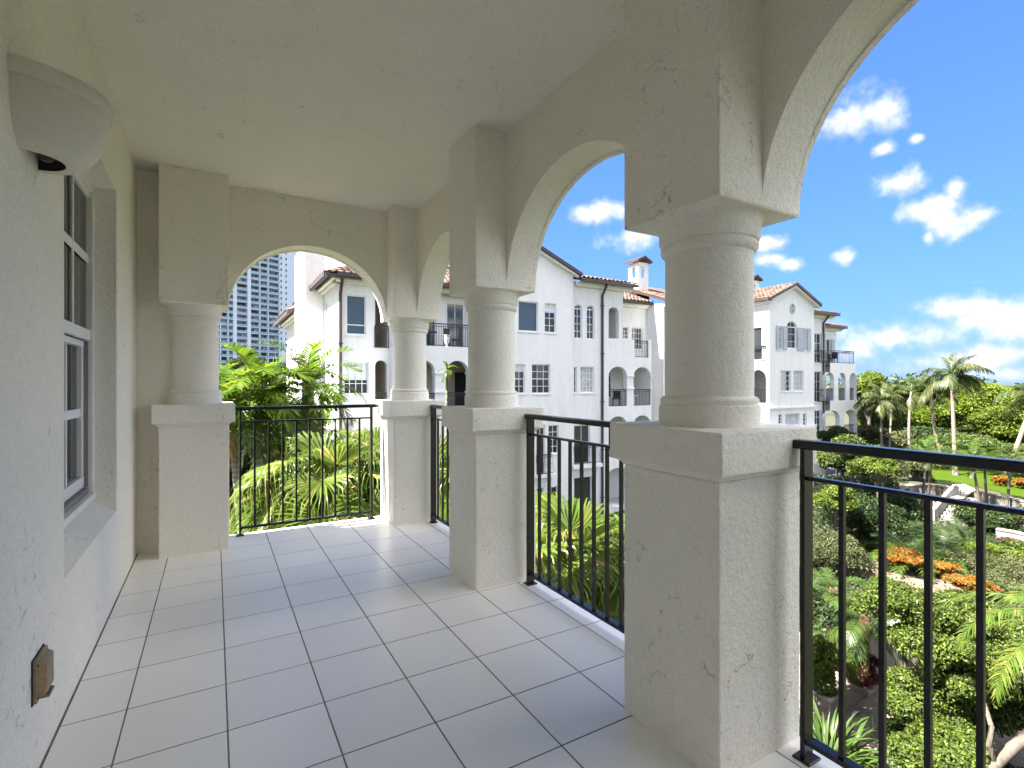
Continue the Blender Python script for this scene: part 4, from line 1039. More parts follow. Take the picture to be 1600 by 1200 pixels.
def loop(u0, u1, vt, vb, label):
    d = 7.87 * F / (vb - 600); a = at_d(u0, vb, d); b = at_d(u1, vb, d); h = (vb - vt) * d / F
    c = (a + b) / 2; t = thing('handrail', (c.x, c.y, -7.9), label, 'handrail', 'bent metal handrails in the paved court')
    z = -7.9; a.z = b.z = z; w = b - a
    pts = [a, a + Vector((0, 0, h * .88))]
    for k in range(1, 5):
        an = math.pi / 2 * k / 5; pts.append(a + w * (.14 * (1 - math.cos(an))) + Vector((0, 0, h * (.88 + .12 * math.sin(an)))))
    pts += [a + w * .14 + Vector((0, 0, h)), a + w * .86 + Vector((0, 0, h))]
    for k in range(1, 5):
        an = math.pi / 2 * k / 5; pts.append(a + w * (.86 + .14 * math.sin(an)) + Vector((0, 0, h * (.88 + .12 * math.cos(an)))))
    pts += [b + Vector((0, 0, h * .88)), b]
    MB().tube(pts, .021, 8).build('bent_tube', 'steel', t, smooth=50)
    f = MB(); f.lathe([(.05, z + .02), (.05, z + .032)], a.x, a.y, 12); f2 = MB(); f2.lathe([(.05, z + .02), (.05, z + .032)], b.x, b.y, 12)
    f.build('foot_plate', 'steel', t); f2.build('foot_plate', 'steel', t)
loop(1332, 1364, 1110, 1155, "bent metal handrail standing on the paving in front of the planter")
loop(1273, 1303, 1080, 1108, "bent metal handrail partly behind the post, beside the nearest planter")

# ================================================================== PLANTS
def tri_mesh(name, V, T, smooth=False): return np_mesh(name, np.array(V, np.float32), np.array(T, np.int32), smooth)
def rachis(L, e0, droop, n=9, pw=1.3):
    p = np.zeros(3); pts = [p.copy()]; ang = []
    for i in range(n):
        a = e0 - droop * ((i + .5) / n) ** pw; ang.append(a)
        p = p + np.array([math.cos(a), 0, math.sin(a)]) * L / n; pts.append(p.copy())
    return np.array(pts), np.array(ang + [ang[-1]])
def feather(name, L, e0, droop, nl, ll, lw, mat, seed, vee=.35, hang=.5, fwd=.6, t0=.14, wind=0.0, pw=1.3):
    rng = random.Random(seed); pts, ang = rachis(L, e0, droop, 10, pw); V = []; T = []
    m = len(pts) - 1
    for i, p in enumerate(pts):                                        # rachis: flat triangular rod
        w = .020 * L / 2 * (1 - .8 * i / m)
        V += [p + [0, -w, 0], p + [0, w, 0], p + [0, 0, w * 1.2]]
        if i:
            b = 3 * (i - 1)
            for k in range(3): q = (k + 1) % 3; T += [(b + k, b + q, b + 3 + q), (b + k, b + 3 + q, b + 3 + k)]
    for i in range(nl):
        t = t0 + (1 - t0) * (i + .5) / nl; f = t * m; k = min(int(f), m - 1); p = pts[k] + (pts[k + 1] - pts[k]) * (f - k)
        a = ang[k]; tg = np.array([math.cos(a), 0, math.sin(a)]); up = np.array([-math.sin(a), 0, math.cos(a)])
        prof = (.45 + .55 * math.sin(math.pi * min(1, t * .95 + .06))) * (1 if t < .9 else .8)
        for s in (-1, 1):
            side = np.array([0, s, 0.])
            fw = fwd + .9 * max(0, t - .75) * 2 + rng.uniform(-.12, .12)
            d = tg * fw + side * (1 - .25 * t) + up * (vee + rng.uniform(-.18, .18)); d /= np.linalg.norm(d)
            l = ll * prof * rng.uniform(.85, 1.1); w = lw * rng.uniform(.8, 1.1)
            wd = np.cross(d, up); wd /= (np.linalg.norm(wd) + 1e-6); wd = wd * .75 + tg * .25
            h = np.array([wind * .3, 0, -hang * l * rng.uniform(.7, 1.3)])
            b0 = p - wd * w * .3; b1 = p + wd * w * .3; mp = p + d * l * .5 + h * .22; tp = p + d * l + h
            b = len(V); V += [b0, b1, mp - wd * w * .5, mp + wd * w * .5, tp]
            T += [(b, b + 1, b + 3), (b, b + 3, b + 2), (b + 2, b + 3, b + 4)]
    me = tri_mesh(name, V, T); me.materials.append(MATS[mat]); return me
def fan(name, Lp, Rf, e0, droop, ns, mat, seed, spread=2.6, tipdrop=.45):
    rng = random.Random(seed); pts, ang = rachis(Lp, e0, droop * .35, 5); V = []; T = []
    for i, p in enumerate(pts):
        w = .016; V += [p + [0, -w, 0], p + [0, w, 0], p + [0, 0, w]]
        if i:
            b = 3 * (i - 1)
            for k in range(3): q = (k + 1) % 3; T += [(b + k, b + q, b + 3 + q), (b + k, b + 3 + q, b + 3 + k)]
    c = pts[-1]; a = ang[-1] - droop * .65
    tg = np.array([math.cos(a), 0, math.sin(a)]); up = np.array([-math.sin(a), 0, math.cos(a)]); sd = np.array([0, 1., 0])
    for i in range(ns):
        th = -spread + 2 * spread * (i + .5) / ns
        d = tg * math.cos(th) + sd * math.sin(th) + up * (.10 + .25 * abs(math.sin(th)))
        d /= np.linalg.norm(d); pr = np.cross(up, d)
        l = Rf * (1 - .22 * abs(th) / spread) * rng.uniform(.93, 1.05); w = l * .62 * (2 * spread / ns) * .56
        fold = up * w * .55 * (1 if i % 2 else -1)
        g = np.array([0, 0, -1.])
        w *= .95; dr = tipdrop * rng.uniform(.75, 1.25)
        p1 = c + d * l * .46 + g * dr * l * .03; p2 = c + d * l * .68 + g * dr * l * .14 + pr * rng.uniform(-.03, .03)
        p3 = c + d * l * .82 + g * dr * l * .48 + pr * rng.uniform(-.04, .04); p4 = c + d * l * rng.uniform(.80, .92) + g * dr * l * rng.uniform(1.1, 1.7) + pr * rng.uniform(-.08, .08) * l
        b = len(V)
        V += [c, p1 - pr * w * .66 + fold, p1 + pr * w * .66 - fold, p2 - pr * w * .36 + fold * .4, p2 + pr * w * .36 - fold * .4, p3 - pr * w * .2, p3 + pr * w * .2, p4]
        T += [(b, b + 1, b + 2), (b + 1, b + 3, b + 4), (b + 1, b + 4, b + 2), (b + 3, b + 5, b + 6), (b + 3, b + 6, b + 4), (b + 5, b + 7, b + 6)]
    me = tri_mesh(name, V, T); me.materials.append(MATS[mat]); return me
def make_palm(name, label, cat, base, crown, fronds, n, tmat, r0, r1, group=None, bulge=None, shaft=None, wind=None, seed=0, leafname='frond', scale=1.0, boots=False, skirt=None, bend=0.0):
    """fronds: list of (mesh, share) from youngest to oldest"""
    rng = random.Random(seed); base = Vector(base); crown = Vector(crown)
    t = thing(name, base, label, cat, group)
    k = 10; pts = []; rad = []
    for i in range(k + 1):
        f = i / k; p = base.lerp(crown, f); w = math.sin(math.pi * f)
        p = p + Vector((SN * 0 + CS, -SN, 0)) * (bend * w)
        pts.append(p); rad.append(r0 + (r1 - r0) * min(1, f * 1.15) + (r0 * .35 * math.exp(-f * 22)))
    MB().tube(pts, rad, 12).build('trunk', tmat, t, smooth=50)
    if shaft: MB().tube([crown - Vector((0, 0, .05)), crown + Vector((0, 0, shaft * .5)), crown + Vector((0, 0, shaft))], [r1 * 1.15, r1 * 1.0, r1 * .5], 10).build('crownshaft', 'palm_green', t, smooth=50)
    if boots:
        m = MB(); m.tube([crown - Vector((0, 0, .5)), crown - Vector((0, 0, .15)), crown + Vector((0, 0, .12))], [r1 * 1.1, r1 * 2.1, r1 * 1.2], 10); m.build('fibre', 'fiber', t, smooth=50)
    top = crown + Vector((0, 0, (shaft or 0) * .9)) - base
    tot = sum(s for _, s in fronds); az = rng.uniform(0, 6.28)
    seq = []
    for me, s in fronds: seq += [me] * max(1, round(n * s / tot))
    for i, me in enumerate(seq):
        az += 2.39996
        a = az + rng.uniform(-.25, .25)
        if wind is not None:                                           # swept by the breeze
            dlt = (a - wind + math.pi) % (2 * math.pi) - math.pi; a = wind + dlt * (.55 if rng.random() < .8 else .95)
        o = link_mesh(leafname, me, None, t, top + Vector((0, 0, -.012 * i)), (rng.uniform(-.18, .18), rng.uniform(-.10, .10), a))
        s = scale * rng.uniform(.86, 1.12); o.scale = (s, s, s)
    return t
# --- leaf clouds
def leaves(name, cl, n, size, mat, seed, shell=.72, flat=.25, aspect=.5, parent=None, o=Vector((0, 0, 0)), kind=None, upb=.35):
    """cl: list of (centre, (rx,ry,rz)); leaves are small folded blades spread through the outer part of every clump"""
    rng = np.random.RandomState(seed); C = np.array([c for c, _ in cl], float); Rr = np.array([r for _, r in cl], float)
    wgt = (Rr.prod(1)) ** (2 / 3); k = rng.choice(len(cl), n, p=wgt / wgt.sum())
    d = rng.normal(size=(n, 3)); d /= np.linalg.norm(d, axis=1)[:, None]; d[:, 2] = np.where(d[:, 2] < -.35, -d[:, 2], d[:, 2])
    rr = shell + (1 - shell) * rng.rand(n) ** .6; rr = np.where(rng.rand(n) < .15, rng.rand(n), rr) * rng.normal(1, .07, n)
    P = C[k] + d * Rr[k] * rr[:, None]
    nrm = d * .55 + rng.normal(size=(n, 3)) * .6 + np.array([0, 0, upb]); nrm /= np.linalg.norm(nrm, axis=1)[:, None]
    q = rng.normal(size=(n, 3)); q[:, 2] -= .4; a = q - nrm * (q * nrm).sum(1)[:, None]; a /= np.linalg.norm(a, axis=1)[:, None]; b = np.cross(nrm, a)
    L = (size * rng.uniform(.6, 1.25, n))[:, None]; W = L * aspect
    v0 = P - a * L * .5; v2 = P + a * L * .5 - nrm * L * .12; v1 = P - b * W * .5 + nrm * L * flat * .3; v3 = P + b * W * .5 + nrm * L * flat * .3
    V = np.stack([v0, v1, v2, v3], 1).reshape(-1, 3) - np.array(o)
    i = np.arange(n)[:, None] * 4; Tt = np.concatenate([i + [0, 1, 2], i + [0, 2, 3]], 1).reshape(-1, 3)
    me = np_mesh(name, V, Tt.astype(np.int32)); return link_mesh(name, me, mat, parent, kind=kind)
def clumps(c, r, n, seed, k=.42):
    rng = random.Random(seed); out = []
    for i in range(n):
        while True:
            d = Vector((rng.gauss(0, 1), rng.gauss(0, 1), rng.gauss(.25, .8)))
            if d.length > .2: break
        d.normalize(); f = rng.uniform(.35, .85); s = rng.uniform(.7, 1.25) * k
        out.append(((c[0] + d.x * r[0] * f, c[1] + d.y * r[1] * f, c[2] + d.z * r[2] * f), (r[0] * s, r[1] * s, r[2] * s * .85)))
    return out
def tree(name, label, cat, c, r, nclump, nleaf, size, mat, seed, trunk=.16, base=None, group=None, tmat='tree_bark', k=.42, low=0.0):
    nleaf = int(nleaf * 1.5); size *= .80
    c = Vector(c); gb = Vector((c.x, c.y, float(gz(c.x, c.y)))) if base is None else Vector(base)
    t = thing(name, gb, label, cat, group); cl = clumps(c, r, nclump, seed, k); rng = random.Random(seed)
    fork = gb.lerp(c, .55)
    tr_ = MB().tube([gb - Vector((0, 0, .2)), gb.lerp(fork, .3) + Vector((rng.uniform(-.1, .1), rng.uniform(-.1, .1), 0)), fork, fork.lerp(c, .8)], [trunk * 1.35, trunk, trunk * .8, trunk * .4], 9).build('trunk', tmat, t, smooth=50)
    for i, (p, q) in enumerate(cl[:7]):
        p = Vector(p); MB().tube([fork - Vector((0, 0, .2)), fork.lerp(p, .5) + Vector((0, 0, rng.uniform(-.2, .2))), p], [trunk * .55, trunk * .38, trunk * .14], 6).build('limb', tmat, t, smooth=50)
    leaves('crown', cl, nleaf, size, mat, seed, parent=t, o=gb)
    return t
def bush(label, u, v, d, ru, rv, n, size, mat, seed, name='shrub', cat='shrub', group=None, k=.5, nc=9, aspect=.5, stems=True):
    n = int(n * 1.7); size *= .76
    c = at_d(u, v, d); s = d / F; r = (ru * s, ru * s, rv * s)
    g = float(gz(c.x, c.y)); t = thing(name, (c.x, c.y, g), label, cat, group)
    cl = clumps(c, r, nc, seed, k) + [((c.x, c.y, c.z - r[2] * .5), (r[0] * .7, r[1] * .7, r[2] * .6))]
    if c.z - r[2] > g + .4: cl += [((c.x, c.y, (c.z + g) / 2), (r[0] * .8, r[1] * .8, (c.z - g) / 2))]
    leaves('foliage', cl, n, size, mat, seed, parent=t, o=Vector((c.x, c.y, g)), aspect=aspect)
    m = MB(); rng = random.Random(seed)
    m.tube([(c.x, c.y, g - .1), (c.x + rng.uniform(-.1, .1), c.y, (g + c.z) / 2), (c.x, c.y, c.z)], [.05, .04, .015], 6); m.build('stem', 'tree_bark', t)
    return t
# ================================================================== PLANTING
RIGHT = math.atan2(-SN, CS)
def gnd(p): return Vector((p.x, p.y, float(gz(p.x, p.y))))
# --- feather palms beyond the end railing
cp = [feather('frond', 1.75, R(74), R(70), 22, .66, .085, 'palm_bright', 1, vee=.45, hang=.22), feather('frond', 1.9, R(50), R(90), 24, .70, .085, 'palm_bright', 2, vee=.38, hang=.30),
      feather('frond', 1.9, R(24), R(90), 24, .70, .082, 'palm_bright', 3, vee=.3, hang=.4), feather('frond', 1.8, R(-5), R(75), 22, .62, .075, 'palm_green', 4, vee=.15, hang=.5), feather('frond', 1.6, R(-35), R(50), 20, .55, .07, 'palm_green', 5, vee=.0, hang=.6)]
cp.append(feather('frond', 1.5, R(-60), R(25), 20, .5, .06, 'straw', 6, vee=-.1, hang=.7))
cpf = list(zip(cp, (3, 6, 7, 4, 2, 1)))
def bigpalm(label, u, v, d, ub, seed, n=16, sc=1.0, r=(.10, .065)):
    c = at_d(u, v, d); b = gnd(at_d(ub, v, d))
    return make_palm('feather_palm', label, 'palm tree', b, c, cpf, n + 6, 'palm_trunk', r[0], r[1], 'bright feather palms beyond the end railing', shaft=.5, seed=seed, scale=sc)
bigpalm("bright yellow-green feather palm, the left one of the two tallest crowns above the end railing", 402, 640, 11.0, 428, 3, 20, .74)
bigpalm("bright feather palm whose fronds cross the brown downspout of the white building", 482, 630, 11.8, 440, 5, 19, .74)
bigpalm("shaded feather palm with its crown just behind the middle of the end railing", 432, 690, 12.6, 436, 8, 16, .7)
bigpalm("drooping feather palm at the left end of the end railing, leaning trunk", 362, 672, 10.4, 412, 11, 13, .66)
bigpalm("feather palm in the gap between the left column and the tower", 338, 636, 15.5, 360, 14, 18, .8)
bigpalm("low feather palm crown under the right half of the two tallest crowns", 500, 700, 13.6, 470, 19, 15, .68)
# --- fan palms
fm = [fan('fan_leaf', .55, .80, R(75), R(40), 54, 'fan_green', 1, tipdrop=.4), fan('fan_leaf', .75, .92, R(50), R(70), 58, 'fan_green', 2, tipdrop=.5), fan('fan_leaf', .85, .95, R(25), R(85), 58, 'fan_green', 3, tipdrop=.55),
      fan('fan_leaf', .85, .92, R(2), R(75), 56, 'fan_green', 4, tipdrop=.55), fan('fan_leaf', .75, .85, R(-25), R(50), 54, 'fan_green', 5, tipdrop=.5)]
fm.append(fan('fan_leaf', .8, .8, R(-45), R(40), 44, 'straw', 6, tipdrop=.7))
fmf = list(zip(fm, (3, 6, 8, 7, 4, 2)))
def fanpalm(label, u, v, d, seed, n=26, sc=1.0, flower=True):
    c = at_d(u, v, d); b = gnd(c)
    t = make_palm('fan_palm', label, 'palm tree', b, c, fmf, n, 'palm_trunk', .17, .12, 'fan palms close to the balcony', boots=True, seed=seed, leafname='fan_leaf', scale=sc)
    if flower:
        rng = random.Random(seed); m = MB(); cc = c - b
        for k in range(26):
            a = rng.uniform(0, 6.28); e = rng.uniform(.1, 1.1); l = rng.uniform(.3, .6)
            d1 = Vector((math.cos(a) * math.cos(e), math.sin(a) * math.cos(e), math.sin(e)))
            m.tube([c + Vector((0, 0, .05)), c + d1 * l * .6 + Vector((0, 0, .08)), c + d1 * l - Vector((0, 0, .05))], [.018, .013, .006], 4)
        m.build('dry_sheaths', 'straw', t)
    return t
fanpalm("big fan palm with drooping leaf tips and a brown heart behind the end railing", 528, 778, 7.9, 2, 30, 1.05)
fanpalm("fan palm behind and above the brown-hearted one, reaching the corner column", 585, 735, 9.6, 6, 26, 1.05, False)
fanpalm("fan palm low at the left of the brown-hearted one, beside the pale trunks", 478, 838, 8.4, 9, 20, .8, False)
fanpalm("fan palm glimpsed through the narrow railing by the corner column", 690, 770, 8.6, 12, 26, 1.1, False)
fanpalm("sunlit fan palm under the large sky arch, with an orange brown heart", 908, 915, 6.6, 15, 34, 1.12)
fanpalm("dark fan palm at the right edge of the sunlit one, beside the largest column's pedestal", 985, 890, 8.2, 18, 24, 1.0, False)
fanpalm("fan palm rising behind the middle column, lower than the sunlit one", 815, 850, 8.6, 21, 26, 1.0, False)
c = at_d(698, 606, 10.2); make_palm('garden_palm', "thin young palm shoot seen between the corner and middle columns", 'palm tree', gnd(c), c, cpf, 5, 'palm_trunk', .045, .022, seed=4, scale=.13, shaft=.42)
# --- coconut palms on the right
ck = [feather('frond', 2.5, R(78), R(60), 34, .66, .085, 'coco', 21, vee=.10, hang=.6, fwd=.9), feather('frond', 2.9, R(55), R(95), 38, .78, .085, 'coco', 22, vee=.0, hang=.75, fwd=.9), feather('frond', 2.9, R(30), R(95), 38, .80, .085, 'coco', 23, vee=-.05, hang=.85, fwd=.9),
      feather('frond', 2.8, R(5), R(85), 36, .74, .08, 'coco', 24, vee=-.1, hang=.9, fwd=.9), feather('frond', 2.4, R(-25), R(45), 32, .64, .07, 'coco', 25, vee=-.2, hang=.9, fwd=.8)]
ckf = list(zip(ck, (4, 6, 6, 4, 1)))
def coco(label, u, v, d, ub, vb, seed, sc=1.0, n=18, r=.13, nuts=False, bend=0.0, wind=RIGHT):
    n += 6; c = at_d(u, v, d); b = at_d(ub, vb, d); b.z = float(gz(b.x, b.y))
    t = make_palm('coconut_palm', label, 'palm tree', b, c, ckf, n, 'coco_trunk', r * 1.15, r * .85, 'coconut palms beyond the lawn', seed=seed, scale=sc, wind=wind, bend=bend)
    if nuts:
        rng = random.Random(seed)
        for k in range(7):
            a = rng.uniform(0, 6.28); p = c + Vector((math.cos(a) * .26, math.sin(a) * .26, -.15 - rng.random() * .2))
            MB().lathe([(0, p.z - .13), (.09, p.z - .09), (.12, p.z), (.09, p.z + .1), (0, p.z + .14)], p.x, p.y, 10, caps=False).build('coconut', 'straw', t, smooth=60)
    return t
coco("tallest coconut palm with a straight pale trunk rising from the lawn edge", 1487, 588, 38, 1493, 740, 31, .86, 20, .125)
coco("coconut palm with a strongly curved trunk, second from the tallest one", 1456, 606, 42, 1477, 712, 33, .74, 16, .115, bend=-.35)
coco("coconut palm with a slightly wavy trunk, left of the curved one", 1424, 612, 44, 1424, 700, 35, .66, 14, .11, bend=-.2)
coco("short coconut palm with yellow nuts nearest the white building", 1377, 626, 42, 1377, 702, 37, .74, 16, .09, nuts=True, wind=None)
coco("short slim coconut palm just right of the one with nuts", 1394, 618, 46, 1388, 700, 39, .7, 14, .085)
coco("coconut palm at the right edge leaning out of view", 1618, 616, 40, 1575, 712, 41, .95, 16, .15)
# --- triangle palms and thin trunks by the lawn
tp = [feather('frond', 1.7, R(60), R(70), 26, .4, .05, 'palm_green', 41, vee=.4, hang=.35), feather('frond', 1.8, R(30), R(80), 26, .42, .05, 'palm_green', 42, vee=.3, hang=.4), feather('frond', 1.7, R(0), R(60), 26, .4, .05, 'dark_leaf', 43, vee=.2, hang=.5)]
tpf = list(zip(tp, (3, 5, 4)))
for (u, v, d, ub, seed, lab) in ((1447, 712, 31, 1440, 51, "slim garden palm in front of the curved grey wall, left trunk of the pair"), (1456, 718, 31.5, 1447, 52, "slim garden palm in front of the curved grey wall, right trunk of the pair"),
                                 (1520, 722, 29.5, 1535, 53, "slim leaning garden palm on the lawn edge, left trunk of the pair"), (1538, 726, 30, 1543, 54, "slim upright garden palm on the lawn edge, right trunk of the pair"),
                                 (1580, 722, 29, 1571, 55, "slim garden palm beside the orange crotons at the right edge")):
    c = at_d(u, v, d); b = gnd(at_d(ub, v, d))
    make_palm('garden_palm', lab, 'palm tree', b, c, tpf, 12, 'tree_bark', .085, .06, 'slim palms around the lawn', shaft=.3, seed=seed, scale=.95)
# --- pygmy date palms, arecas
dp = [feather('frond', 1.15, R(65), R(95), 40, .30, .026, 'date_green', 61, vee=.35, hang=.3), feather('frond', 1.25, R(38), R(105), 42, .32, .026, 'date_green', 62, vee=.25, hang=.4), feather('frond', 1.25, R(10), R(95), 42, .32, .026, 'date_green', 63, vee=.15, hang=.5), feather('frond', 1.1, R(-20), R(70), 40, .30, .026, 'date_green', 64, vee=0, hang=.5)]
dpf = list(zip(dp, (4, 7, 7, 4)))
def datepalm(label, u, v, d, seed, n=26, sc=1.0, name='date_palm'):
    c = at_d(u, v, d); return make_palm(name, label, 'palm tree', gnd(c), c, dpf, n, 'fiber', .10, .085, 'small date palms', boots=True, seed=seed, scale=sc)
datepalm("feathery bright green date palm behind the black post, above the other one", 1303, 925, 14.5, 71, 30, 1.0)
datepalm("date palm with drooping fronds in front of the tall cream wall", 1352, 968, 13.2, 72, 24, 1.1)
datepalm("date palm crown deep in shade left of the drooping one", 1300, 985, 14.0, 73, 22, .9)
ap_ = [feather('frond', 1.7, R(70), R(80), 30, .42, .04, 'dark_leaf', 81, vee=.4, hang=.35), feather('frond', 1.8, R(45), R(95), 30, .44, .04, 'palm_green', 82, vee=.35, hang=.4), feather('frond', 1.6, R(15), R(80), 28, .4, .04, 'dark_leaf', 83, vee=.2, hang=.5)]
apf = list(zip(ap_, (4, 6, 5)))
for (u, v, d, n, sc, seed, lab) in ((1395, 838, 24, 26, 1.15, 91, "dark green clumping palm filling the dim middle of the garden"), (1425, 868, 22, 24, 1.1, 92, "dark clumping palm in front of the dim one, above the orange crotons"),
                                    (1478, 868, 22.5, 26, 1.15, 93, "fresh green clumping palm below the garden stairs"), (1510, 848, 24.5, 22, 1.0, 94, "clumping palm right of the stairs, half hidden by a baluster"), (1350, 855, 25, 20, 1.0, 95, "clumping palm behind the olive mound under the dark trees")):
    c = at_d(u, v, d); b = gnd(c); c = Vector((c.x, c.y, max(b.z + .35, c.z - .8)))
    make_palm('clumping_palm', lab, 'palm', b, c, apf, n, 'tree_bark', .07, .06, 'dark clumping palms in the garden', seed=seed, scale=sc)
# palm whose fronds enter at the right edge
ef = [feather('frond', 2.0, R(50), R(85), 48, .36, .03, 'fan_green', 101, vee=.3, hang=.4), feather('frond', 2.1, R(20), R(95), 50, .38, .03, 'fan_green', 102, vee=.25, hang=.5), feather('frond', 2.0, R(-10), R(70), 46, .36, .03, 'fan_green', 103, vee=.1, hang=.5)]
c = at_d(1665, 960, 8.2); make_palm('feather_palm', "pale feather palm whose frond tips enter at the right edge", 'palm tree', gnd(c), c, list(zip(ef, (3, 5, 4))), 17, 'palm_trunk', .13, .10, seed=7, scale=.85)

# --- big foreground tree at lower right
def big_tree():
    d = 11.2; c = at_d(1495, 1065, d); b = at_d(1512, 1282, 9.3); b = Vector((b.x, b.y, -7.9)); s = d / F
    t = thing('broadleaf_tree', b, "large bright broadleaf tree with a pale forked trunk filling the lower right corner", 'tree')
    P = [(1400, 940, 38), (1365, 950, 26), (1445, 955, 40), (1500, 960, 42), (1560, 985, 45), (1610, 1010, 45), (1448, 1010, 40), (1480, 1015, 44), (1540, 1040, 42), (1590, 1070, 48),
         (1442, 1080, 38), (1470, 1080, 40), (1412, 1105, 20), (1530, 1100, 40), (1440, 1130, 38), (1495, 1150, 36), (1555, 1145, 32), (1450, 1188, 30), (1620, 1120, 45), (1480, 1210, 40), (1428, 1195, 18), (1555, 1205, 40), (1640, 1190, 50), (1510, 1070, 40), (1560, 1110, 40), (1455, 1105, 38), (1500, 1115, 38), (1580, 1025, 42), (1455, 985, 36), (1525, 1010, 40), (1465, 1165, 34), (1620, 1060, 44), (1590, 1130, 34)]
    rng = random.Random(8); cl = []
    for (u, v, r) in P:
        if u > 1535 and v > 1122: continue
        p = at_d(u, v, d + .6 - 2.0 * max(0, v - 940) / 260 + rng.uniform(-.7, .7)); rr = r * s * rng.uniform(.95, 1.15); cl.append((tuple(p), (rr, rr, rr * .72)))
        for q in range(3):
            a = rng.uniform(0, 6.28); rr = min(rr, .75); cl.append(((p.x + math.cos(a) * rr, p.y + math.sin(a) * rr, p.z + rng.uniform(-.3, .35) * rr), (rr * .5, rr * .5, rr * .38)))
    dt = 9.3; fk = at_d(1543, 1196, dt); l1 = at_d(1604, 1150, dt + .1); l2 = at_d(1549, 1135, dt)
    MB().tube([b - Vector((0, 0, .2)), b.lerp(fk, .5) + Vector((.04, 0, 0)), fk], [.19, .15, .125], 12).build('trunk', 'tree_bark', t, smooth=50)
    MB().tube([fk - Vector((0, 0, .08)), fk.lerp(l1, .5) - Vector((0, 0, .04)), l1, at_d(1660, 1095, dt + .5)], [.11, .095, .085, .04], 10).build('limb', 'tree_bark', t, smooth=50)
    MB().tube([fk.lerp(l1, .15), fk.lerp(l2, .5), l2, at_d(1530, 1070, dt + .8)], [.06, .05, .042, .02], 9).build('limb', 'tree_bark', t, smooth=50)
    for i, k in enumerate((0, 3, 5, 7, 8, 13, 10)):
        p = at_d(P[k][0], P[k][1], d); st_ = at_d(1530, 1075, dt + .9); m_ = st_.lerp(p, .5) + Vector((0, 0, -.1))
        MB().tube([st_, m_, p], [.06, .035, .012], 7).build('limb', 'tree_bark', t, smooth=50)
    leaves('crown', cl, 150000, .074, 'mid_leaf', 12, parent=t, o=b, shell=.55, aspect=.55, upb=.5)
    leaves('young_leaves', cl, 26000, .072, 'lime_leaf', 13, parent=t, o=b, shell=.9, aspect=.55, upb=.6)
big_tree()
# --- shrubs
bush("round glossy green bush in the planter nearest the black post", 1284, 1035, 12.6, 25, 38, 5000, .11, 'lime_leaf', 1)
bush("dark red leafed shrub in the middle planter", 1342, 1042, 13.4, 26, 26, 2600, .16, 'red_leaf', 2, aspect=.25)
bush("bright green shrub at the bottom edge beside the paved court", 1345, 1205, 10.2, 34, 22, 3000, .12, 'mid_leaf', 3)
bush("low olive green mound of fine leaves behind the first baluster", 1318, 862, 21, 58, 30, 9000, .13, 'olive_leaf', 4)
bush("orange and yellow croton bed left part, above the mulch", 1412, 871, 21.5, 30, 10, 3800, .16, 'orange_leaf', 5, group='orange crotons')
bush("faded orange croton right of the yellow one", 1465, 884, 21, 28, 9, 3200, .15, 'orange_leaf', 6, group='orange crotons')
bush("fiery orange croton nearest the big broadleaf tree", 1518, 910, 19, 34, 11, 4200, .15, 'orange_leaf', 7, group='orange crotons')
bush("orange croton on the lawn, left of the two at the right edge", 1566, 750, 34, 13, 10, 1800, .2, 'orange_leaf', 8, group='orange crotons')
bush("orange croton on the lawn cut by the right edge", 1600, 754, 33, 13, 9, 1800, .2, 'orange_leaf', 9, group='orange crotons')
bush("wide dull olive hedge at the right edge above the big tree", 1570, 893, 20.5, 75, 25, 9000, .12, 'olive_leaf', 10)
bush("low olive hedge behind the faded orange croton", 1500, 880, 22.5, 45, 16, 4000, .12, 'olive_leaf', 22)
bush("lime green leafy shrub right of the fresh clumping palm", 1548, 868, 22.5, 36, 17, 3500, .2, 'lime_leaf', 11)
bush("green shrub below the short pale wall at the right edge", 1592, 862, 23.5, 34, 16, 3000, .18, 'mid_leaf', 12)
bush("dark red shrub in front of the short pale wall", 1584, 846, 25, 26, 7, 1800, .15, 'red_leaf', 13)
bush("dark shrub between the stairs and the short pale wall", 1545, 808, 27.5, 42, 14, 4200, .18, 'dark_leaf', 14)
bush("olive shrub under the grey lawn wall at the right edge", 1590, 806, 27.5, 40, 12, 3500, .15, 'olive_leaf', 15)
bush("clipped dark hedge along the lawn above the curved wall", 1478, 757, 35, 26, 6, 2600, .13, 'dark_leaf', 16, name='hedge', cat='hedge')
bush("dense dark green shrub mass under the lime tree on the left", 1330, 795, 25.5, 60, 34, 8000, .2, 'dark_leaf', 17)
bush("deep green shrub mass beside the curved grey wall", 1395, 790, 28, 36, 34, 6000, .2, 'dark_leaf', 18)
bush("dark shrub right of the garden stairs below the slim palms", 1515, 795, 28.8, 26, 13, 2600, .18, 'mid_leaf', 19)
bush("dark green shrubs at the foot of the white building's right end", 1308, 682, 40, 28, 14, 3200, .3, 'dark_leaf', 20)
bush("bright shrubs behind the lawn, left of the tallest coconut trunk", 1470, 730, 41, 40, 10, 3500, .2, 'mid_leaf', 21)
bush("bright shrubs behind the lawn, right of the tallest coconut trunk", 1530, 716, 41, 40, 14, 4200, .2, 'lime_leaf', 23)
bush("low green shrubs under the leaning coconut palm at the right edge", 1595, 722, 37, 30, 14, 3000, .2, 'mid_leaf', 24)
bush("leafy green shrubs in the lower left corner of the end railing", 372, 815, 11.5, 40, 40, 5000, .16, 'lime_leaf', 25)
bush("dark broadleaf shrubs behind the pale palm trunks", 375, 745, 17, 45, 55, 7000, .22, 'dark_leaf', 26)
bush("yellow-green shrub between the leaning palm trunks", 388, 768, 15, 20, 22, 2200, .16, 'lime_leaf', 27)
bush("dim shrubs low between the fan palm and the pale trunks", 440, 815, 10.5, 45, 30, 4000, .15, 'mid_leaf', 28)
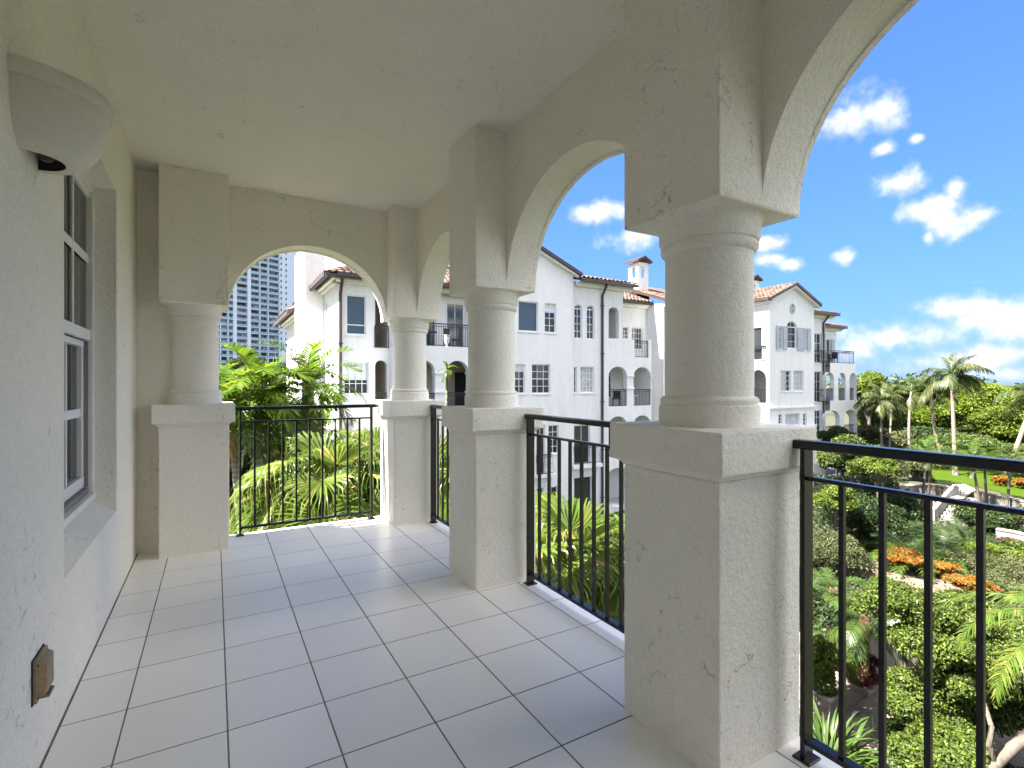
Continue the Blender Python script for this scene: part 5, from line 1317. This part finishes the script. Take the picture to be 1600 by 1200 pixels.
bush("green and yellow shrubs below the sunlit fan palm", 940, 985, 8.0, 60, 30, 4000, .13, 'lime_leaf', 29)
bush("shrubs deep below the large sky arch", 880, 1010, 8.6, 70, 40, 4500, .15, 'mid_leaf', 30)
bush("dark shrub under the trunk of the large broadleaf tree", 1590, 1235, 10.2, 60, 26, 4000, .12, 'dark_leaf', 31)
bush("dark green shrubs filling the gap under the mid green tree", 1335, 765, 30, 62, 26, 6000, .2, 'dark_leaf', 32)
bush("dull green shrubs under the grey-green tree by the curved wall", 1405, 772, 32, 26, 16, 3000, .18, 'mid_leaf', 33)
# strap-leaved clump at the bottom
def strap():
    c = gnd(at_d(1296, 1190, 9.9)); top = at_d(1294, 1168, 9.9); t = thing('strap_lily', (c.x, c.y, c.z), "clump of long strap leaves at the foot of the black post", 'plant')
    rng = random.Random(2); base = Vector((top.x, top.y, top.z - .3))
    ms = []
    for k in range(5):
        pts, ang = rachis(1.05 + .08 * k, R(80 - 9 * k), R(40 + 22 * k), 7, 1.6); V = []; Tq = []
        for i, p in enumerate(pts):
            w = .042 * (1 - (i / 7) ** 2.2) + .002; V += [p + [0, -w, w * .5], p, p + [0, w, w * .5]]
            if i: b = 3 * (i - 1); Tq += [(b, b + 1, b + 4, b + 3), (b + 1, b + 2, b + 5, b + 4)]
        me = np_mesh('strap_leaf', V, np.array(Tq, np.int32), True); me.materials.append(MATS['date_green']); ms.append(me)
    MB().tube([c, base], [.12, .16], 8).build('root_stock', 'fiber', t)
    for i in range(170):
        a = rng.uniform(0, 6.28); rr = rng.uniform(0, .5)
        o = link_mesh('strap_leaf', rng.choice(ms), None, t, base + Vector((math.cos(a) * rr, math.sin(a) * rr, rng.uniform(-.25, .05))) - off(t), (0, 0, a + rng.uniform(-.8, .8))); s = rng.uniform(.7, 1.1); o.scale = (s, s, s)
strap()
# --- trees
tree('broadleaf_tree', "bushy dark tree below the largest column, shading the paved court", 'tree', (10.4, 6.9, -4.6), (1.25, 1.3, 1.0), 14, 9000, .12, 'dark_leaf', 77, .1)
tree('broadleaf_tree', "mid green tree with loose crown left of the curved wall, against the building's end", 'tree', at_d(1330, 728, 29), (1.9, 1.9, 1.5), 16, 11000, .20, 'mid_leaf', 1, .11)
tree('broadleaf_tree', "small lime green tree topping out just under the rail", 'tree', at_d(1372, 722, 27), (.95, .95, .8), 9, 3600, .18, 'lime_leaf', 2, .07)
tree('broadleaf_tree', "low lime green tree beside the black post, above dark shrubs", 'tree', at_d(1305, 778, 23.5), (1.0, 1.0, .75), 10, 4200, .18, 'lime_leaf', 3, .07)
tree('broadleaf_tree', "grey-green tree behind the mid-rail, left of the slim palm pair", 'tree', at_d(1402, 742, 31), (1.4, 1.4, 1.3), 12, 6000, .18, 'olive_leaf', 4, .09)
tree('broadleaf_tree', "small dark green tree left of the lawn's near corner", 'tree', at_d(1428, 735, 36), (1.2, 1.2, 1.1), 10, 5000, .2, 'mid_leaf', 5, .09)
G2 = 'trees beyond the lawn'
for i, (u, v, d, ru, rv, n, mat, lab) in enumerate((
    (1358, 612, 58, 34, 34, 9000, 'lime_leaf', "yellow-green tree against the right end of the white building"),
    (1375, 668, 60, 42, 56, 12000, 'mid_leaf', "dark tree behind the coconut palm with yellow nuts"),
    (1425, 662, 66, 56, 60, 14000, 'forest_leaf', "green tree behind the wavy coconut trunk"),
    (1475, 650, 64, 60, 60, 18000, 'forest_leaf', "bright green tree behind the curved coconut trunk"),
    (1540, 650, 56, 72, 62, 26000, 'forest_leaf', "largest bright green tree, right of the tallest coconut palm"),
    (1592, 685, 52, 56, 58, 15000, 'lime_leaf', "yellow-green tree at the right edge beyond the lawn"),
    (1600, 632, 80, 60, 30, 9000, 'mid_leaf', "dull green tree top at the right edge on the skyline"),
    (1660, 655, 70, 60, 55, 9000, 'forest_leaf', "green tree just past the right edge of the view"),
    (1450, 696, 54, 50, 30, 9000, 'dark_leaf', "low dark tree between the coconut trunks"),
    (1405, 694, 54, 30, 22, 4500, 'olive_leaf', "small dry-looking olive tree between the short coconut trunks"),
    (1355, 690, 50, 30, 26, 5000, 'olive_leaf', "small dry-looking olive tree by the building's right end"),
    (1510, 705, 50, 66, 26, 9000, 'mid_leaf', "low dark thicket tree behind the tallest coconut trunk"),
    (1512, 672, 72, 44, 26, 7000, 'mid_leaf', "low tree deep behind the tallest coconut trunk"),
    (1445, 628, 95, 50, 26, 7000, 'far_leaf', "hazy tree top on the skyline between the coconut crowns"),
    (1395, 636, 90, 40, 30, 7000, 'far_leaf', "hazy tree top on the skyline behind the short coconut palms"))):
    s = d / F; c = at_d(u, v, d); zt = c.z + rv * s; zb = max(float(gz(c.x, c.y)) + .3, c.z - rv * s)
    tree('broadleaf_tree', lab, 'tree', (c.x, c.y, (zt + zb) / 2), (ru * s, ru * s, (zt - zb) / 2), 30, n, .36, mat, 20 + i, .22, group=G2, k=.38)
for i, (u, v, d, ru, rv, lab) in enumerate(((372, 578, 110, 28, 16, "round dark tree at the foot of the tower, left one"), (428, 578, 105, 30, 15, "round dark tree at the foot of the tower, right one"), (398, 586, 100, 30, 14, "dark tree between the two round ones at the foot of the tower"))):
    s = d / F; tree('broadleaf_tree', lab, 'tree', at_d(u, v, d), (ru * s, ru * s, rv * s), 14, 5000, .5, 'far_leaf', 60 + i, .3, group='trees at the foot of the tower')
tree('broadleaf_tree', "bushy green tree behind the feather palms at the left of the end railing", 'tree', at_d(362, 660, 18), (1.1, 1.1, 1.4), 12, 6000, .16, 'mid_leaf', 71, .09)
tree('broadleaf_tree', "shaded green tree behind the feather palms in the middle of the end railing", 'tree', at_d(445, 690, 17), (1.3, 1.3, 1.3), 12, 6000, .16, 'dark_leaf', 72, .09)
# --- ground cover and far woods, too many to count
def ground_cover():
    rng = np.random.RandomState(3); n = 110000
    X = rng.uniform(2.6, 50, n); Y = rng.uniform(-8, 21.5, n)
    m = ~(((X > 11.4) & (X < 18.0) & (Y > 3.8) & (Y < 9.4)) | ((X > 38.0) & (X < 52)) | ((X > 35) & (np.abs(Y - p0.y) < 1.0)) | ((X > 22.0) & (X < 27.5) & (Y > 7.5) & (Y < 10.5) & (rng.rand(n) < .9)))
    X2 = rng.uniform(-6, 8, n // 4); Y2 = rng.uniform(7, 21, n // 4)
    X = np.concatenate([X[m], X2]); Y = np.concatenate([Y[m], Y2]); n = len(X)
    h = .25 + .45 * (np.sin(X * 1.3 + Y * .7) * np.sin(Y * 1.1 - X * .4) * .5 + .5); Z = gz(X, Y) + h * rng.rand(n) ** .6
    P = np.stack([X, Y, Z], 1); nrm = rng.normal(size=(n, 3)) * .7 + [0, 0, .9]; nrm /= np.linalg.norm(nrm, axis=1)[:, None]
    q = rng.normal(size=(n, 3)); a = q - nrm * (q * nrm).sum(1)[:, None]; a /= np.linalg.norm(a, axis=1)[:, None]; b = np.cross(nrm, a); L = rng.uniform(.08, .22, n)[:, None]
    V = np.stack([P - a * L * .5, P - b * L * .25, P + a * L * .5, P + b * L * .25], 1).reshape(-1, 3); i = np.arange(n)[:, None] * 4
    me = np_mesh('undergrowth', V, np.concatenate([i + [0, 1, 2], i + [0, 2, 3]], 1).reshape(-1, 3).astype(np.int32))
    tag(link_mesh('undergrowth', me, 'dark_leaf'), "low leafy ground cover between the garden shrubs", kind='stuff')
ground_cover()
def far_woods():
    cl = []; rng = random.Random(9)
    for k in range(420):
        a = rng.uniform(-75, 130); d = rng.uniform(150, 700); r = rng.uniform(5, 9); h = rng.uniform(.5, 1.0)
        az = R(a); cl.append(((math.sin(az) * d, math.cos(az) * d, -8 + r * h * .55), (r * 1.4, r * 1.4, r * h)))
    o = leaves('far_woods', cl, 70000, 2.0, 'far_leaf', 4, kind='stuff'); tag(o, "far woods along the skyline", kind='stuff')
far_woods()
